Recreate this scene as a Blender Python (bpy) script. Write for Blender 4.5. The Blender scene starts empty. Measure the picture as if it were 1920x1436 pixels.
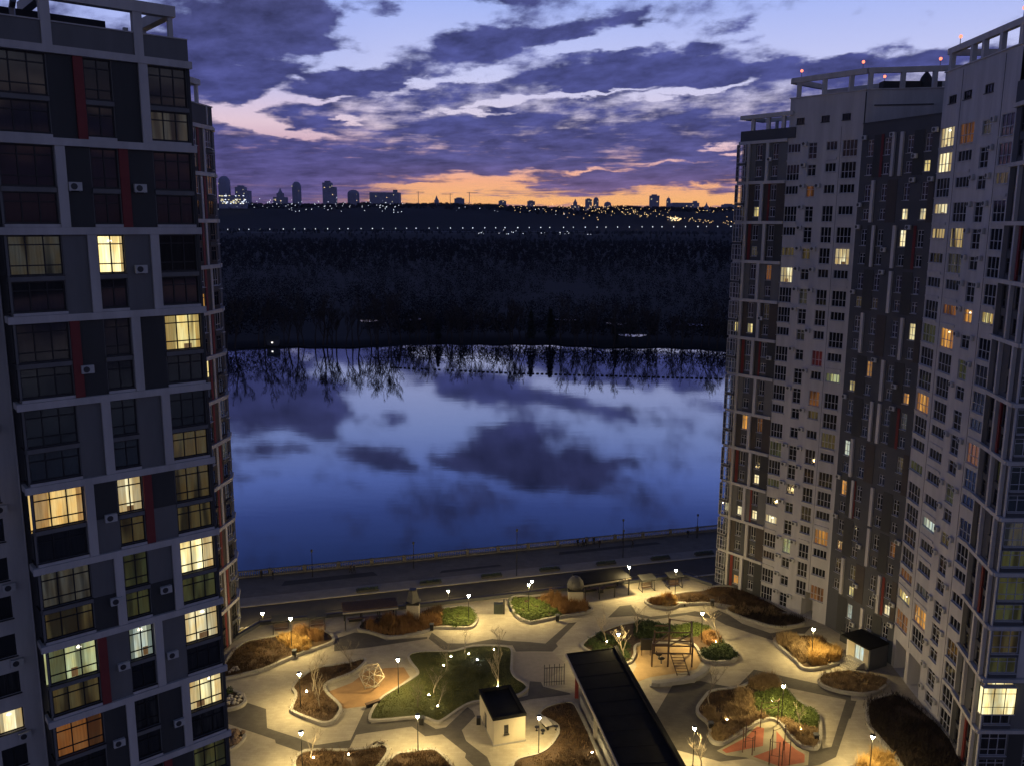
import bpy, math, random
import numpy as np
from mathutils import Matrix, Vector
random.seed(7); RNG = np.random.default_rng(11)
S = bpy.context.scene
COL = S.collection
R = math.radians
# ------------------------------------------------------------------ camera
FPX, CXP, CYP, HCAM = 1620.0, 960.0, 718.0, 60.0
PITCH = math.atan(300 / 1620.0); ROLL = R(0.33)
cam = bpy.data.cameras.new('camera'); cam.sensor_width = 36; cam.lens = 36 * FPX / 1920
cam.clip_start = 0.5; cam.clip_end = 30000
camo = bpy.data.objects.new('camera', cam); COL.objects.link(camo)
camo.matrix_world = Matrix.Translation((0, 0, HCAM)) @ Matrix.Rotation(math.pi / 2 - PITCH, 4, 'X') @ Matrix.Rotation(ROLL, 4, 'Z')
S.camera = camo
S.render.resolution_x, S.render.resolution_y = 1024, 765
S.view_settings.view_transform = 'Standard'; S.view_settings.look = 'None'
S.view_settings.exposure = 0; S.view_settings.gamma = 1; S.view_settings.use_curve_mapping = False
S.render.engine = 'CYCLES'
S.cycles.use_denoising = True; S.cycles.use_adaptive_sampling = True; S.cycles.adaptive_threshold = .02
S.cycles.max_bounces = 5; S.cycles.diffuse_bounces = 2; S.cycles.glossy_bounces = 3
S.cycles.transmission_bounces = 3; S.cycles.transparent_max_bounces = 6
S.cycles.sample_clamp_indirect = 4.0
S.cycles.use_light_tree = True
# ------------------------------------------------------------------ survey helpers (photo survey point -> metres on a level)
_c, _s = math.cos(PITCH), math.sin(PITCH)
def ray(x, y):
    u, v = x - CXP, y - CYP
    u, v = u * math.cos(ROLL) - v * math.sin(ROLL), u * math.sin(ROLL) + v * math.cos(ROLL)
    return u, FPX * _c - v * _s, -(v * _c + FPX * _s)
def G(x, y, z=0.0):
    X, Y, Z = ray(x, y); t = (z - HCAM) / Z
    return X * t, Y * t
def AT(x, y, Yd):
    X, Y, Z = ray(x, y); t = Yd / Y
    return X * t, Yd, HCAM + Z * t
def GP(pts, z=0.0): return [G(x, y, z) for x, y in pts]
# survey sheets: (origin x, origin y, scale)
def zm(ox, oy, k): return lambda *pts: [(ox + a / k, oy + b / k) for a, b in pts]
zA = zm(420, 1040, 6); zB = zm(420, 1236, 6); zC = zm(700, 1040, 6); zD = zm(700, 1236, 6)
zE = zm(1000, 1040, 6); zF = zm(1000, 1236, 6); zG = zm(1280, 1040, 6); zH = zm(1280, 1236, 6); zI = zm(1560, 1156, 5.128)
# ------------------------------------------------------------------ world
W = bpy.data.worlds.new('World'); S.world = W; W.use_nodes = True
nt = W.node_tree; nt.nodes.clear()
class NB:
    def __init__(s, nt): s.nt = nt
    def n(s, t, **k):
        x = s.nt.nodes.new(t)
        for a, b in k.items(): setattr(x, a, b)
        return x
    def link(s, a, b): s.nt.links.new(a, b)
    def put(s, sock, v):
        if hasattr(v, 'node'): s.nt.links.new(v, sock)
        elif v is not None: sock.default_value = v
    def m(s, op, a, b=None, c=None, clamp=False):
        x = s.n('ShaderNodeMath', operation=op); x.use_clamp = clamp
        for i, v in enumerate((a, b, c)): s.put(x.inputs[i], v)
        return x.outputs[0]
    def vm(s, op, a, b=None):
        x = s.n('ShaderNodeVectorMath', operation=op); s.put(x.inputs[0], a); s.put(x.inputs[1], b)
        return x.outputs[0]
    def xyz(s, x, y, z=0.0):
        c = s.n('ShaderNodeCombineXYZ')
        for i, v in enumerate((x, y, z)): s.put(c.inputs[i], v)
        return c.outputs[0]
    def noise(s, vec, scale, detail=4, rough=.55, out='Fac', dims='3D', dist=0.0):
        x = s.n('ShaderNodeTexNoise', noise_dimensions=dims); s.put(x.inputs['Vector'], vec)
        x.inputs['Scale'].default_value = scale; x.inputs['Detail'].default_value = detail
        x.inputs['Roughness'].default_value = rough; x.inputs['Distortion'].default_value = dist
        return x.outputs[out]
    def ramp(s, fac, stops, interp='LINEAR'):
        x = s.n('ShaderNodeValToRGB'); r = x.color_ramp; r.interpolation = interp
        while len(r.elements) < len(stops): r.elements.new(.5)
        for e, (p, c) in zip(r.elements, stops):
            e.position = p; e.color = (*c, 1) if len(c) == 3 else c
        s.put(x.inputs[0], fac); return x.outputs[0]
    def mr(s, v, a, b, c=0.0, d=1.0, t='LINEAR'):
        x = s.n('ShaderNodeMapRange', interpolation_type=t)
        for i, q in enumerate((v, a, b, c, d)): s.put(x.inputs[i], q)
        return x.outputs[0]
    def mix(s, f, a, b, bt='MIX'):
        x = s.n('ShaderNodeMix', data_type='RGBA', blend_type=bt)
        s.put(x.inputs[0], f)
        for sk, v in ((x.inputs[6], a), (x.inputs[7], b)):
            if isinstance(v, (tuple, list)): v = (*v[:3], 1)
            s.put(sk, v)
        return x.outputs[2]
nb = NB(nt)
tc = nb.n('ShaderNodeTexCoord'); D0 = tc.outputs['Generated']
sp = nb.n('ShaderNodeSeparateXYZ'); nb.link(D0, sp.inputs[0])
el = nb.m('MULTIPLY', nb.m('ARCSINE', sp.outputs[2]), 57.2958)
az = nb.m('MULTIPLY', nb.m('ARCTAN2', sp.outputs[0], sp.outputs[1]), 57.2958)
# cloud masses of this evening, by bearing and height (degrees): bearing, height, half-width, half-height, tilt, weight
LAMP_E, SPOT_W, UP_E = 520.0, 2900.0, 380.0
CLOUDS = [(-18.14,11.15,3.76,2.43,0,1),(-13.4,12.69,2.65,0.97,0,0.9),(-14.5,11.42,3.09,1.41,0,0.9),(-12.1,10.68,3.32,1.15,-5,0.9),(-8.46,12.84,1.68,0.62,0,0.7),(-18.24,9.68,5.53,1.77,0,0.6),(-16.49,8.26,5.31,1.68,0,0.6),(-4.07,10.75,4.86,1.24,8,1),(-1.39,11.01,4.2,1.24,3,1),(3.63,11.66,3.76,0.66,12,1),(7.43,12.2,1.55,0.57,8,0.9),(5.16,9.17,6.63,1.15,3,1),(11.19,9.53,7.52,1.15,3,1),(11.7,10.57,2.65,0.49,8,0.8),(7.14,10.43,3.32,0.31,5,0.6),(13.56,11.82,3.09,0.49,15,0.7),(14.54,10.94,1.41,0.4,0,0.6),(21.29,9.24,9.28,0.66,2,1),(17.74,8.77,5.31,0.97,0,0.8),(-1.96,5.63,33.6,2.56,0,0.22),(-8.78,3.65,22.1,1.33,0,0.22),(9.91,4.84,15.47,1.99,0,0.22),(-9.26,8.86,5.08,0.88,0,0.8),(-11.25,8.04,4.42,0.62,0,0.4),(-13.44,2.97,11.49,1.99,0,0.4),(7.95,2.74,6.63,0.75,-3,0.9),(1.8,2.46,1.77,0.27,0,0.5),(-15.13,7.38,2.12,0.71,30,-1),(-16.62,6.04,3.09,0.71,-8,-1.3),(-14.29,5.46,3.32,0.4,-8,-1.2),(-11.02,9.65,3.32,0.57,5,-1),(-13.16,8.61,1.55,0.35,-10,-0.8),(-5.12,8.45,3.98,0.27,8,-1),(-0.92,7.47,2.87,0.27,8,-1.1),(4.16,8.03,5.53,0.18,4,-1.1),(10.32,8.07,3.32,0.31,6,-1.2),(13.7,8.36,2.65,0.22,8,-0.8),(-2.45,6.8,3.32,0.13,0,-0.9),(-1.4,9.24,3.76,0.4,6,-0.7),(4.47,10.8,4.86,0.53,6,-0.7),(-10.48,6.13,1.15,0.18,0,-0.9),(12.39,4.72,1.59,0.18,3,-0.9),(13.86,4.27,1.33,0.13,3,-0.9),(-12.25,7.46,2.21,0.22,5,-0.9),(-6.53,11.73,6.19,2.12,10,-0.8),(-16.6,9.07,2.43,0.18,0,-0.7),(-4.41,2.26,5.75,0.75,2,-0.92),(5.93,1.35,18.57,0.4,0,-0.98),(11.66,1.8,7.07,0.62,2,-0.86),(-1.64,2.99,6.19,0.35,0,-0.86),(4.88,3.34,2.87,0.18,2,-0.94),(-7.3,2.43,2.21,0.13,-2,-0.94),(11.31,2.53,1.77,0.18,2,-0.9),(10.61,3.79,3.54,0.11,0,-0.6),(19.43,10.87,13.26,1.99,0,-0.8),(1.4,15.08,5.97,2.03,0,1.1),(2.9,16.55,4.64,1.41,5,1),(-3.36,15.77,2.43,0.8,5,0.9),(-0.49,13.99,2.65,0.8,0,0.8),(5.96,16.15,1.33,0.71,0,0.8),(7.82,15.55,1.15,0.4,0,0.6),(-9.03,15.41,2.74,0.97,15,0.9),(-13.45,12.27,2.74,0.88,-8,0.9),(-12.62,13.59,1.59,0.35,0,0.6),(-17.6,11.16,1.99,1.24,0,0.9),(-16.4,14.57,2.74,0.57,-3,0.8),(-8.35,12.33,1.5,0.49,0,0.7),(-14.26,10.82,2.21,0.97,0,0.6),(1.39,20.37,1.99,0.88,0,0.45),(-17.54,16.06,2.65,0.44,0,0.4),(27.0,1.3,17,1.0,0,-0.85),(30.0,2.6,10,0.4,2,-0.8)]
wn = nb.noise(nb.xyz(nb.m('MULTIPLY', az, .34), nb.m('MULTIPLY', el, 1.0)), 1.0, 5, .6, 'Color')
wv = nb.vm('MULTIPLY', nb.vm('SUBTRACT', wn, (.5, .5, .5)), (4.4, 1.7, 0))
q = nb.vm('ADD', nb.xyz(az, el), wv)
acc = None
for (a, e, ra, re, ti, am) in CLOUDS:
    mp = nb.n('ShaderNodeMapping', vector_type='TEXTURE'); nb.link(q, mp.inputs[0])
    mp.inputs[1].default_value = (a, e, 0); mp.inputs[2].default_value = (0, 0, R(ti)); mp.inputs[3].default_value = (ra * 1.15, max(re, .16) * 1.15, 1)
    g = nb.n('ShaderNodeTexGradient', gradient_type='SPHERICAL'); nb.link(mp.outputs[0], g.inputs[0])
    acc = nb.m('MULTIPLY_ADD', g.outputs[1], am * 1.35, acc if acc is not None else 0.0)
elp = nb.m('MULTIPLY', nb.m('LOGARITHM', nb.m('ADD', nb.m('MAXIMUM', el, 0.0), 2.0), 2.71828), 6.0)
elt = nb.m('SUBTRACT', elp, nb.m('MULTIPLY', az, .045))
nz = nb.noise(nb.xyz(nb.m('MULTIPLY', az, .20), elt, 3.7), 1.0, 10, .58)
nz2 = nb.noise(nb.xyz(nb.m('MULTIPLY', az, .6), nb.m('MULTIPLY', elt, 2.3), 9.1), 1.0, 7, .58)
nz3 = nb.noise(nb.xyz(nb.m('MULTIPLY', az, .35), nb.m('MULTIPLY', elp, 6.5), 5.5), 1.0, 6, .6)
base = nb.ramp(nb.m('DIVIDE', el, 30.0, clamp=True), [(0, (.52,) * 3), (.06, (.68,) * 3), (.22, (.60,) * 3), (.30, (.40,) * 3), (.42, (.20,) * 3), (.52, (.10,) * 3), (1, (.10,) * 3)])
lowk = nb.mr(el, 2.5, 9.0, 1.7, .2)
dens = nb.m('ADD', nb.m('ADD', acc, nb.m('SUBTRACT', base, .33)), nb.m('ADD', nb.m('ADD', nb.m('MULTIPLY', nb.m('SUBTRACT', nz, .5), 2.3), nb.m('MULTIPLY', nb.m('SUBTRACT', nz2, .5), 1.4)), nb.m('MULTIPLY', nb.m('SUBTRACT', nz3, .5), lowk)))
cmask = nb.mr(dens, -.34, .60, 0, 1, 'SMOOTHSTEP')
e30 = nb.m('DIVIDE', el, 30.0, clamp=True)
sunclear = nb.ramp(e30, [(0, (1.0, .42, .13)), (.05, (1.0, .50, .20)), (.09, (1.0, .47, .27)), (.14, (.86, .53, .56)), (.20, (.78, .67, .80)), (.30, (.60, .62, .92)), (.447, (.38, .48, .93)), (.55, (.20, .30, .85)), (.62, (.09, .145, .50)), (.75, (.033, .062, .23)), (1, (.028, .045, .14))])
farclear = nb.ramp(e30, [(0, (.16, .09, .17)), (.07, (.24, .15, .28)), (.14, (.60, .34, .44)), (.20, (.80, .60, .70)), (.30, (.52, .56, .90)), (.447, (.35, .45, .92)), (.55, (.20, .30, .85)), (.62, (.09, .145, .50)), (.75, (.033, .062, .23)), (1, (.028, .045, .14))])
sunaz = nb.mr(nb.m('ABSOLUTE', nb.m('SUBTRACT', az, 14.0)), 19.0, 28.0, 1, 0, 'SMOOTHSTEP')
clear = nb.mix(sunaz, farclear, sunclear)
cl_sun = nb.ramp(e30, [(0, (.30, .14, .19)), (.06, (.155, .100, .215)), (.13, (.080, .075, .215)), (.22, (.060, .066, .215)), (.36, (.060, .069, .225)), (.5, (.048, .054, .16)), (1, (.02, .024, .07))])
cl_far = nb.ramp(e30, [(0, (.105, .075, .18)), (.10, (.085, .072, .215)), (.22, (.060, .066, .225)), (.36, (.052, .058, .18)), (.5, (.050, .055, .15)), (1, (.025, .028, .07))])
cloudc = nb.mix(sunaz, cl_far, cl_sun)
shade = nb.mr(nb.noise(nb.xyz(nb.m('MULTIPLY', az, .38), nb.m('MULTIPLY', elt, 1.9), 1.2), 1.0, 8, .64), .3, .72, .62, 1.75)
cloudc = nb.mix(1.0, cloudc, nb.xyz(shade, shade, shade), 'MULTIPLY')
skyc = nb.mix(cmask, clear, cloudc)
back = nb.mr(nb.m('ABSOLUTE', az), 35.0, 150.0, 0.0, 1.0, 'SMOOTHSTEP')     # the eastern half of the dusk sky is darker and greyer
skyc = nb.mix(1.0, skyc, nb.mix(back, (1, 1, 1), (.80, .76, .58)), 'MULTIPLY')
below = nb.mr(el, -.6, 0.0, 0, 1)
skyc = nb.mix(below, (.01, .012, .02), skyc)
SUN_EL, SUN_AZ = R(-2.0), R(8.0)
nish = nb.n('ShaderNodeTexSky', sky_type='NISHITA'); nish.sun_disc = False; nish.sun_elevation = SUN_EL; nish.sun_rotation = SUN_AZ
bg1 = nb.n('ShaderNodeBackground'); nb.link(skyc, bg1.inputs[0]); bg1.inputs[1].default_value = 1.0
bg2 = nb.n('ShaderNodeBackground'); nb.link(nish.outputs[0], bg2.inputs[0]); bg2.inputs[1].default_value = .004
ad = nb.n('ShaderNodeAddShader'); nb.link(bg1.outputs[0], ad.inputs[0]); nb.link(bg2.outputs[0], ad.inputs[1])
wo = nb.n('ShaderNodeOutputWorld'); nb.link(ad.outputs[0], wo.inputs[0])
W.cycles.sampling_method = 'MANUAL'; W.cycles.sample_map_resolution = 512
# ================================================================== helpers
MATS = {}
def mat(name, col, rough=.8, var=.12, vscale=3.0, bump=0.0, bscale=20.0, metal=0.0, spec=.5, col2=None, stretch=(1, 1, 1), coord='Object', emit=None, es=0.0, dist=.02):
    if name in MATS: return MATS[name]
    m = bpy.data.materials.new(name); m.use_nodes = True; MATS[name] = m
    n = NB(m.node_tree); p = m.node_tree.nodes['Principled BSDF']
    p.inputs['Roughness'].default_value = rough; p.inputs['Metallic'].default_value = metal
    p.inputs['Specular IOR Level'].default_value = spec
    t = n.n('ShaderNodeTexCoord'); vec = t.outputs[coord]
    if stretch != (1, 1, 1): vec = n.vm('MULTIPLY', vec, stretch)
    f = n.noise(vec, vscale, 6, .62)
    f = n.mr(f, .3, .7, 0, 1)
    c1 = tuple(c * (1 - var) for c in col); c2 = col2 if col2 else tuple(min(1, c * (1 + var)) for c in col)
    n.link(n.mix(f, c1, c2), p.inputs['Base Color'])
    if bump:
        b = n.n('ShaderNodeBump'); b.inputs['Strength'].default_value = bump; b.inputs['Distance'].default_value = dist
        n.link(n.noise(vec, bscale, 5, .6), b.inputs['Height']); n.link(b.outputs[0], p.inputs['Normal'])
    if emit:
        p.inputs['Emission Color'].default_value = (*emit, 1); p.inputs['Emission Strength'].default_value = es
        m.cycles.emission_sampling = 'NONE'
    return m
def link(o, parent=None):
    COL.objects.link(o)
    if parent is not None:
        o.parent = parent; o.matrix_parent_inverse = PINV.get(parent.name, Matrix())
    return o
PINV = {}
def thing(name, label, cat, loc=(0, 0, 0), group=None):
    o = bpy.data.objects.new(name, None); o.empty_display_size = .3; COL.objects.link(o); o.location = loc
    tag(o, label, cat, group); PINV[o.name] = Matrix.Translation(Vector(loc)).inverted(); return o
def tag(o, label=None, cat=None, group=None, kind=None):
    if label: o['label'] = label
    if cat: o['category'] = cat
    if group: o['group'] = group
    if kind: o['kind'] = kind
    return o
class MB:
    def __init__(s): s.v = []; s.f = []
    def add(s, vs, fs):
        b = len(s.v); s.v += [tuple(p) for p in vs]; s.f += [tuple(b + i for i in f) for f in fs]; return s
    def box(s, x0, x1, y0, y1, z0, z1):
        return s.add([(x0, y0, z0), (x1, y0, z0), (x1, y1, z0), (x0, y1, z0), (x0, y0, z1), (x1, y0, z1), (x1, y1, z1), (x0, y1, z1)],
                     [(0, 3, 2, 1), (4, 5, 6, 7), (0, 1, 5, 4), (1, 2, 6, 5), (2, 3, 7, 6), (3, 0, 4, 7)])
    def bar(s, a, b, w, h=None, n=None):
        h = h or w; a = Vector(a); b = Vector(b); d = (b - a).normalized()
        up = Vector((0, 0, 1)) if abs(d.z) < .95 else Vector((0, 1, 0))
        r = d.cross(up).normalized() * w / 2; u = r.cross(d).normalized() * h / 2
        vs = [a - r - u, a + r - u, a + r + u, a - r + u, b - r - u, b + r - u, b + r + u, b - r + u]
        return s.add(vs, [(0, 3, 2, 1), (4, 5, 6, 7), (0, 1, 5, 4), (1, 2, 6, 5), (2, 3, 7, 6), (3, 0, 4, 7)])
    def tube(s, pts, rads, n=6):
        pts = [Vector(p) for p in pts]; vs = []; fs = []
        ref = Vector((.3, .8, .5)).normalized()
        for i, p in enumerate(pts):
            d = (pts[min(i + 1, len(pts) - 1)] - pts[max(i - 1, 0)]).normalized()
            a = d.cross(ref)
            if a.length < .1: a = d.cross(Vector((1, 0, 0)))
            a.normalize(); b = d.cross(a)
            for k in range(n):
                t = 2 * math.pi * k / n
                vs.append(p + (a * math.cos(t) + b * math.sin(t)) * rads[i])
        for i in range(len(pts) - 1):
            for k in range(n):
                k2 = (k + 1) % n
                fs.append((i * n + k, i * n + k2, (i + 1) * n + k2, (i + 1) * n + k))
        fs.append(tuple(range(n))[::-1]); fs.append(tuple((len(pts) - 1) * n + k for k in range(n)))
        return s.add(vs, fs)
    def lathe(s, prof, n=12, at=(0, 0, 0)):
        vs = []; fs = []; ax, ay, azz = at
        for r, z in prof:
            for k in range(n):
                t = 2 * math.pi * k / n; vs.append((ax + r * math.cos(t), ay + r * math.sin(t), azz + z))
        for i in range(len(prof) - 1):
            for k in range(n):
                k2 = (k + 1) % n; fs.append((i * n + k, i * n + k2, (i + 1) * n + k2, (i + 1) * n + k))
        fs.append(tuple(range(n))[::-1]); fs.append(tuple((len(prof) - 1) * n + k for k in range(n)))
        return s.add(vs, fs)
    def prism(s, poly, z0, z1):
        n = len(poly)
        if sum(poly[i][0] * poly[(i + 1) % n][1] - poly[(i + 1) % n][0] * poly[i][1] for i in range(n)) < 0: poly = poly[::-1]
        vs = [(x, y, z0) for x, y in poly] + [(x, y, z1) for x, y in poly]
        return s.add(vs, [tuple(range(n))[::-1], tuple(range(n, 2 * n))] + [(i, (i + 1) % n, n + (i + 1) % n, n + i) for i in range(n)])
    def sheet(s, poly, z):
        n = len(poly)
        if sum(poly[i][0] * poly[(i + 1) % n][1] - poly[(i + 1) % n][0] * poly[i][1] for i in range(n)) < 0: poly = poly[::-1]
        return s.add([(x, y, z) for x, y in poly], [tuple(range(n))])
    def ball(s, c, r, n=8, m=5, sq=(1, 1, 1)):
        prof = []
        vs = []; fs = []
        for i in range(m + 1):
            t = math.pi * i / m
            for k in range(n):
                a = 2 * math.pi * k / n
                vs.append((c[0] + r * sq[0] * math.sin(t) * math.cos(a), c[1] + r * sq[1] * math.sin(t) * math.sin(a), c[2] - r * sq[2] * math.cos(t)))
        for i in range(m):
            for k in range(n):
                k2 = (k + 1) % n; fs.append((i * n + k, i * n + k2, (i + 1) * n + k2, (i + 1) * n + k))
        return s.add(vs, fs)
    def mesh(s, name):
        me = bpy.data.meshes.new(name); me.from_pydata(s.v, [], s.f); me.validate(); me.update(); return me
    def build(s, name, material, parent=None, smooth=False, local=False):
        me = s.mesh(name)
        me.materials.append(material)
        if smooth: me.polygons.foreach_set('use_smooth', [True] * len(me.polygons))
        o = bpy.data.objects.new(name, me)
        COL.objects.link(o)
        if parent is not None:
            o.parent = parent
            if not local: o.matrix_parent_inverse = PINV.get(parent.name, Matrix())
        return o
def npmesh(name, V, F, material, smooth=False):
    """V (n,3) float, F (m,k) int of equal-size faces"""
    me = bpy.data.meshes.new(name); V = np.asarray(V, np.float32); F = np.asarray(F, np.int32); k = F.shape[1]
    me.vertices.add(len(V)); me.vertices.foreach_set('co', V.ravel())
    me.loops.add(F.size); me.loops.foreach_set('vertex_index', F.ravel())
    me.polygons.add(len(F)); me.polygons.foreach_set('loop_start', np.arange(0, F.size, k, dtype=np.int32))
    me.polygons.foreach_set('loop_total', np.full(len(F), k, np.int32))
    if smooth: me.polygons.foreach_set('use_smooth', np.ones(len(F), bool))
    me.update(calc_edges=True); me.materials.append(material); return me
def npobj(name, V, F, material, parent=None, smooth=False):
    o = bpy.data.objects.new(name, npmesh(name, V, F, material, smooth)); COL.objects.link(o)
    if parent is not None: o.parent = parent; o.matrix_parent_inverse = PINV.get(parent.name, Matrix())
    return o
def inst(name, me, parent, mw=None):
    o = bpy.data.objects.new(name, me); COL.objects.link(o)
    if parent is not None: o.parent = parent; o.matrix_parent_inverse = PINV.get(parent.name, Matrix())
    if mw is not None: o.matrix_basis = mw
    return o
def copy_tree(root, loc, rz=0.0, label=None, sc=1.0, group=None):
    r = root.copy(); COL.objects.link(r); r.location = loc; r.rotation_euler = (0, 0, rz); r.scale = (sc, sc, sc)
    if label: r['label'] = label
    if group: r['group'] = group
    for ch in list(root.children):
        c = ch.copy(); COL.objects.link(c); c.parent = r
        for g in list(ch.children):
            d = g.copy(); COL.objects.link(d); d.parent = c
    return r
# ================================================================== setting: water, banks, far land
M_water = bpy.data.materials.new('river_water'); M_water.use_nodes = True
_n = NB(M_water.node_tree); M_water.node_tree.nodes.clear()
_t = _n.n('ShaderNodeTexCoord')
_bp = _n.n('ShaderNodeBump'); _bp.inputs['Strength'].default_value = .16; _bp.inputs['Distance'].default_value = .05
_n.link(_n.noise(_n.vm('MULTIPLY', _t.outputs['Object'], (.05, .16, 1)), 1.0, 4, .6), _bp.inputs['Height'])
_fr = _n.n('ShaderNodeFresnel'); _fr.inputs[0].default_value = 1.333; _n.link(_bp.outputs[0], _fr.inputs[1])
_gl = _n.n('ShaderNodeBsdfGlossy'); _gl.inputs['Roughness'].default_value = .035; _gl.inputs['Color'].default_value = (.88, .93, 1, 1); _n.link(_bp.outputs[0], _gl.inputs['Normal'])
_df = _n.n('ShaderNodeBsdfDiffuse'); _df.inputs[0].default_value = (.004, .008, .016, 1)
_mx = _n.n('ShaderNodeMixShader'); _n.link(_n.m('POWER', _fr.outputs[0], .50), _mx.inputs[0]); _n.link(_df.outputs[0], _mx.inputs[1]); _n.link(_gl.outputs[0], _mx.inputs[2])
_o = _n.n('ShaderNodeOutputMaterial'); _n.link(_mx.outputs[0], _o.inputs[0])
EMB0 = Vector((-49.9, 147.3)); EMD = Vector((.9627, .2706)); EMN = Vector((-.2706, .9627))   # embankment line, its direction and river-ward normal
def emb(a, b): p = EMB0 + EMD * a + EMN * b; return (p.x, p.y)
b = MB(); b.add([(-2500, -500, -7), (2500, -400, -7), (2500, 600, -7), (-2500, 600, -7)], [(0, 1, 2, 3)])
tag(b.build('river_water', M_water), kind='structure')
# shore of the wooded island opposite
SHX = np.array([-2500, -700, -330, -200, -132, -100, -62, -20, 20, 62, 114, 300, 700, 2500.])
SHY = np.array([380, 425, 444, 452, 459, 464, 474, 484, 478, 472, 464, 452, 440, 400.])
def shore(x): return np.interp(x, SHX, SHY) + 3.5 * np.sin(x * .09) + 2 * np.sin(x * .31 + 1)
def vnoise(x, y, s, seed=0):
    r = np.random.default_rng(seed); t = r.random((64, 64)); x = x / s; y = y / s
    xi = np.floor(x).astype(int); yi = np.floor(y).astype(int); fx = x - xi; fy = y - yi
    fx = fx * fx * (3 - 2 * fx); fy = fy * fy * (3 - 2 * fy); g = lambda a, c: t[a % 64, c % 64]
    return (g(xi, yi) * (1 - fx) + g(xi + 1, yi) * fx) * (1 - fy) + (g(xi, yi + 1) * (1 - fx) + g(xi + 1, yi + 1) * fx) * fy
def land_h(x, y, off):
    h = -7.4 + 1.9 * np.clip(off / 9, 0, 1) + .8 * vnoise(x, y, 60, 3)
    k = np.clip((y - 2850) / 300, 0, 1); k = k * k * (3 - 2 * k); h = h * (1 - k) + 19 * k
    rise = np.clip((y - 3290) / 800, 0, 1); rise = rise * rise * (3 - 2 * rise)
    crest = 90 + 26 * vnoise(x, y * .2, 520, 5) + 12 * vnoise(x, y, 160, 6) + 5 * vnoise(x, y, 45, 8)
    dip = 1 - .45 * np.exp(-((x - 260) / 330.) ** 2) * np.exp(-((y - 3600) / 420.) ** 2)
    return h + rise * crest * dip
offs = np.array([0, 1.5, 4, 9, 20, 45, 90, 170, 300, 500, 800, 1200, 1700, 2100, 2400] + list(range(2460, 3900, 55)) + [4100, 4600, 5600, 7500, 12000.])
us = np.linspace(-1, 1, 151); us = np.sign(us) * np.abs(us) ** 1.25
V = []; nc = len(us)
for o_ in offs:
    x = us * (700 + o_ * .95); y = shore(x) * (1 if o_ < 1500 else 1) + o_
    z = land_h(x, y, np.full_like(x, o_)); V.append(np.stack([x, y, z], 1))
V = np.concatenate(V); nr = len(offs)
ii, jj = np.meshgrid(np.arange(nr - 1), np.arange(nc - 1), indexing='ij'); a_ = ii * nc + jj
F = np.stack([a_, a_ + 1, a_ + nc + 1, a_ + nc], -1).reshape(-1, 4)
M_land = mat('winter_ground', (.005, .005, .005), .95, .5, .05, col2=(.010, .0095, .009))
tag(npobj('terrain', V, F, M_land, smooth=True), kind='structure')
# ================================================================== apartment towers
M_white = mat('white_render', (.54, .52, .50), .85, .15, .8, bump=.15, bscale=6, stretch=(1, 1, .14))
M_white2 = mat('pale_render', (.52, .505, .50), .85, .16, .7, bump=.15, bscale=6, stretch=(1, 1, .12))
M_grey = mat('grey_panel', (.165, .165, .162), .8, .14, .7, stretch=(1, 1, .2), bump=.1, bscale=8)
M_dark = mat('charcoal_panel', (.050, .051, .050), .8, .14, .7, stretch=(1, 1, .2), bump=.1, bscale=8)
M_brown = mat('dark_brown_panel', (.075, .062, .055), .8, .12, .5)
M_midgrey = mat('slate_render', (.085, .088, .095), .85, .12, .3, bump=.1, bscale=8)
M_red2 = mat('dark_red_panel', (.17, .018, .016), .7, .12, .5)
M_red = mat('red_panel', (.21, .034, .032), .7, .12, .5)
M_frd = mat('dark_window_frame', (.012, .012, .014), .5, .1, 3)
M_frw = mat('white_window_frame', (.48, .48, .50), .5, .08, 3)
M_metal = mat('grey_metal', (.22, .22, .23), .45, .1, 4, metal=.6)
M_acw = mat('air_conditioner_case', (.52, .52, .50), .5, .08, 4)
M_acg = mat('air_conditioner_grille', (.04, .04, .045), .5, .1, 8)
def glass(name, tint, rough, inner):
    m = bpy.data.materials.new(name); m.use_nodes = True; n = NB(m.node_tree); p = m.node_tree.nodes['Principled BSDF']
    oi = n.n('ShaderNodeObjectInfo'); t = n.n('ShaderNodeTexCoord')
    r = oi.outputs['Random']
    v = n.vm('ADD', n.vm('MULTIPLY', t.outputs['Object'], (5, 1, .35)), n.xyz(n.m('MULTIPLY', r, 71.0), 0, n.m('MULTIPLY', r, 33.0)))
    cur = n.mr(n.noise(v, 1.0, 3, .5), .42, .62, 0, 1)
    on = n.mr(n.m('FRACT', n.m('MULTIPLY', r, 7.31)), .35, .8, 0, 1)
    n.link(n.mix(n.m('MULTIPLY', cur, on), tint, inner), p.inputs['Base Color'])
    p.inputs['Roughness'].default_value = rough; p.inputs['IOR'].default_value = 1.5; p.inputs['Specular IOR Level'].default_value = .5
    b = n.n('ShaderNodeBump'); b.inputs['Strength'].default_value = .05; b.inputs['Distance'].default_value = .02
    n.link(n.noise(v, .35, 1, .5), b.inputs['Height']); n.link(b.outputs[0], p.inputs['Normal'])
    return m
GL_A = glass('dark_window_glass', (.018, .020, .024), .04, (.032, .032, .034))
GL_B = glass('dim_window_glass', (.014, .015, .017), .08, (.055, .054, .05))
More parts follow.
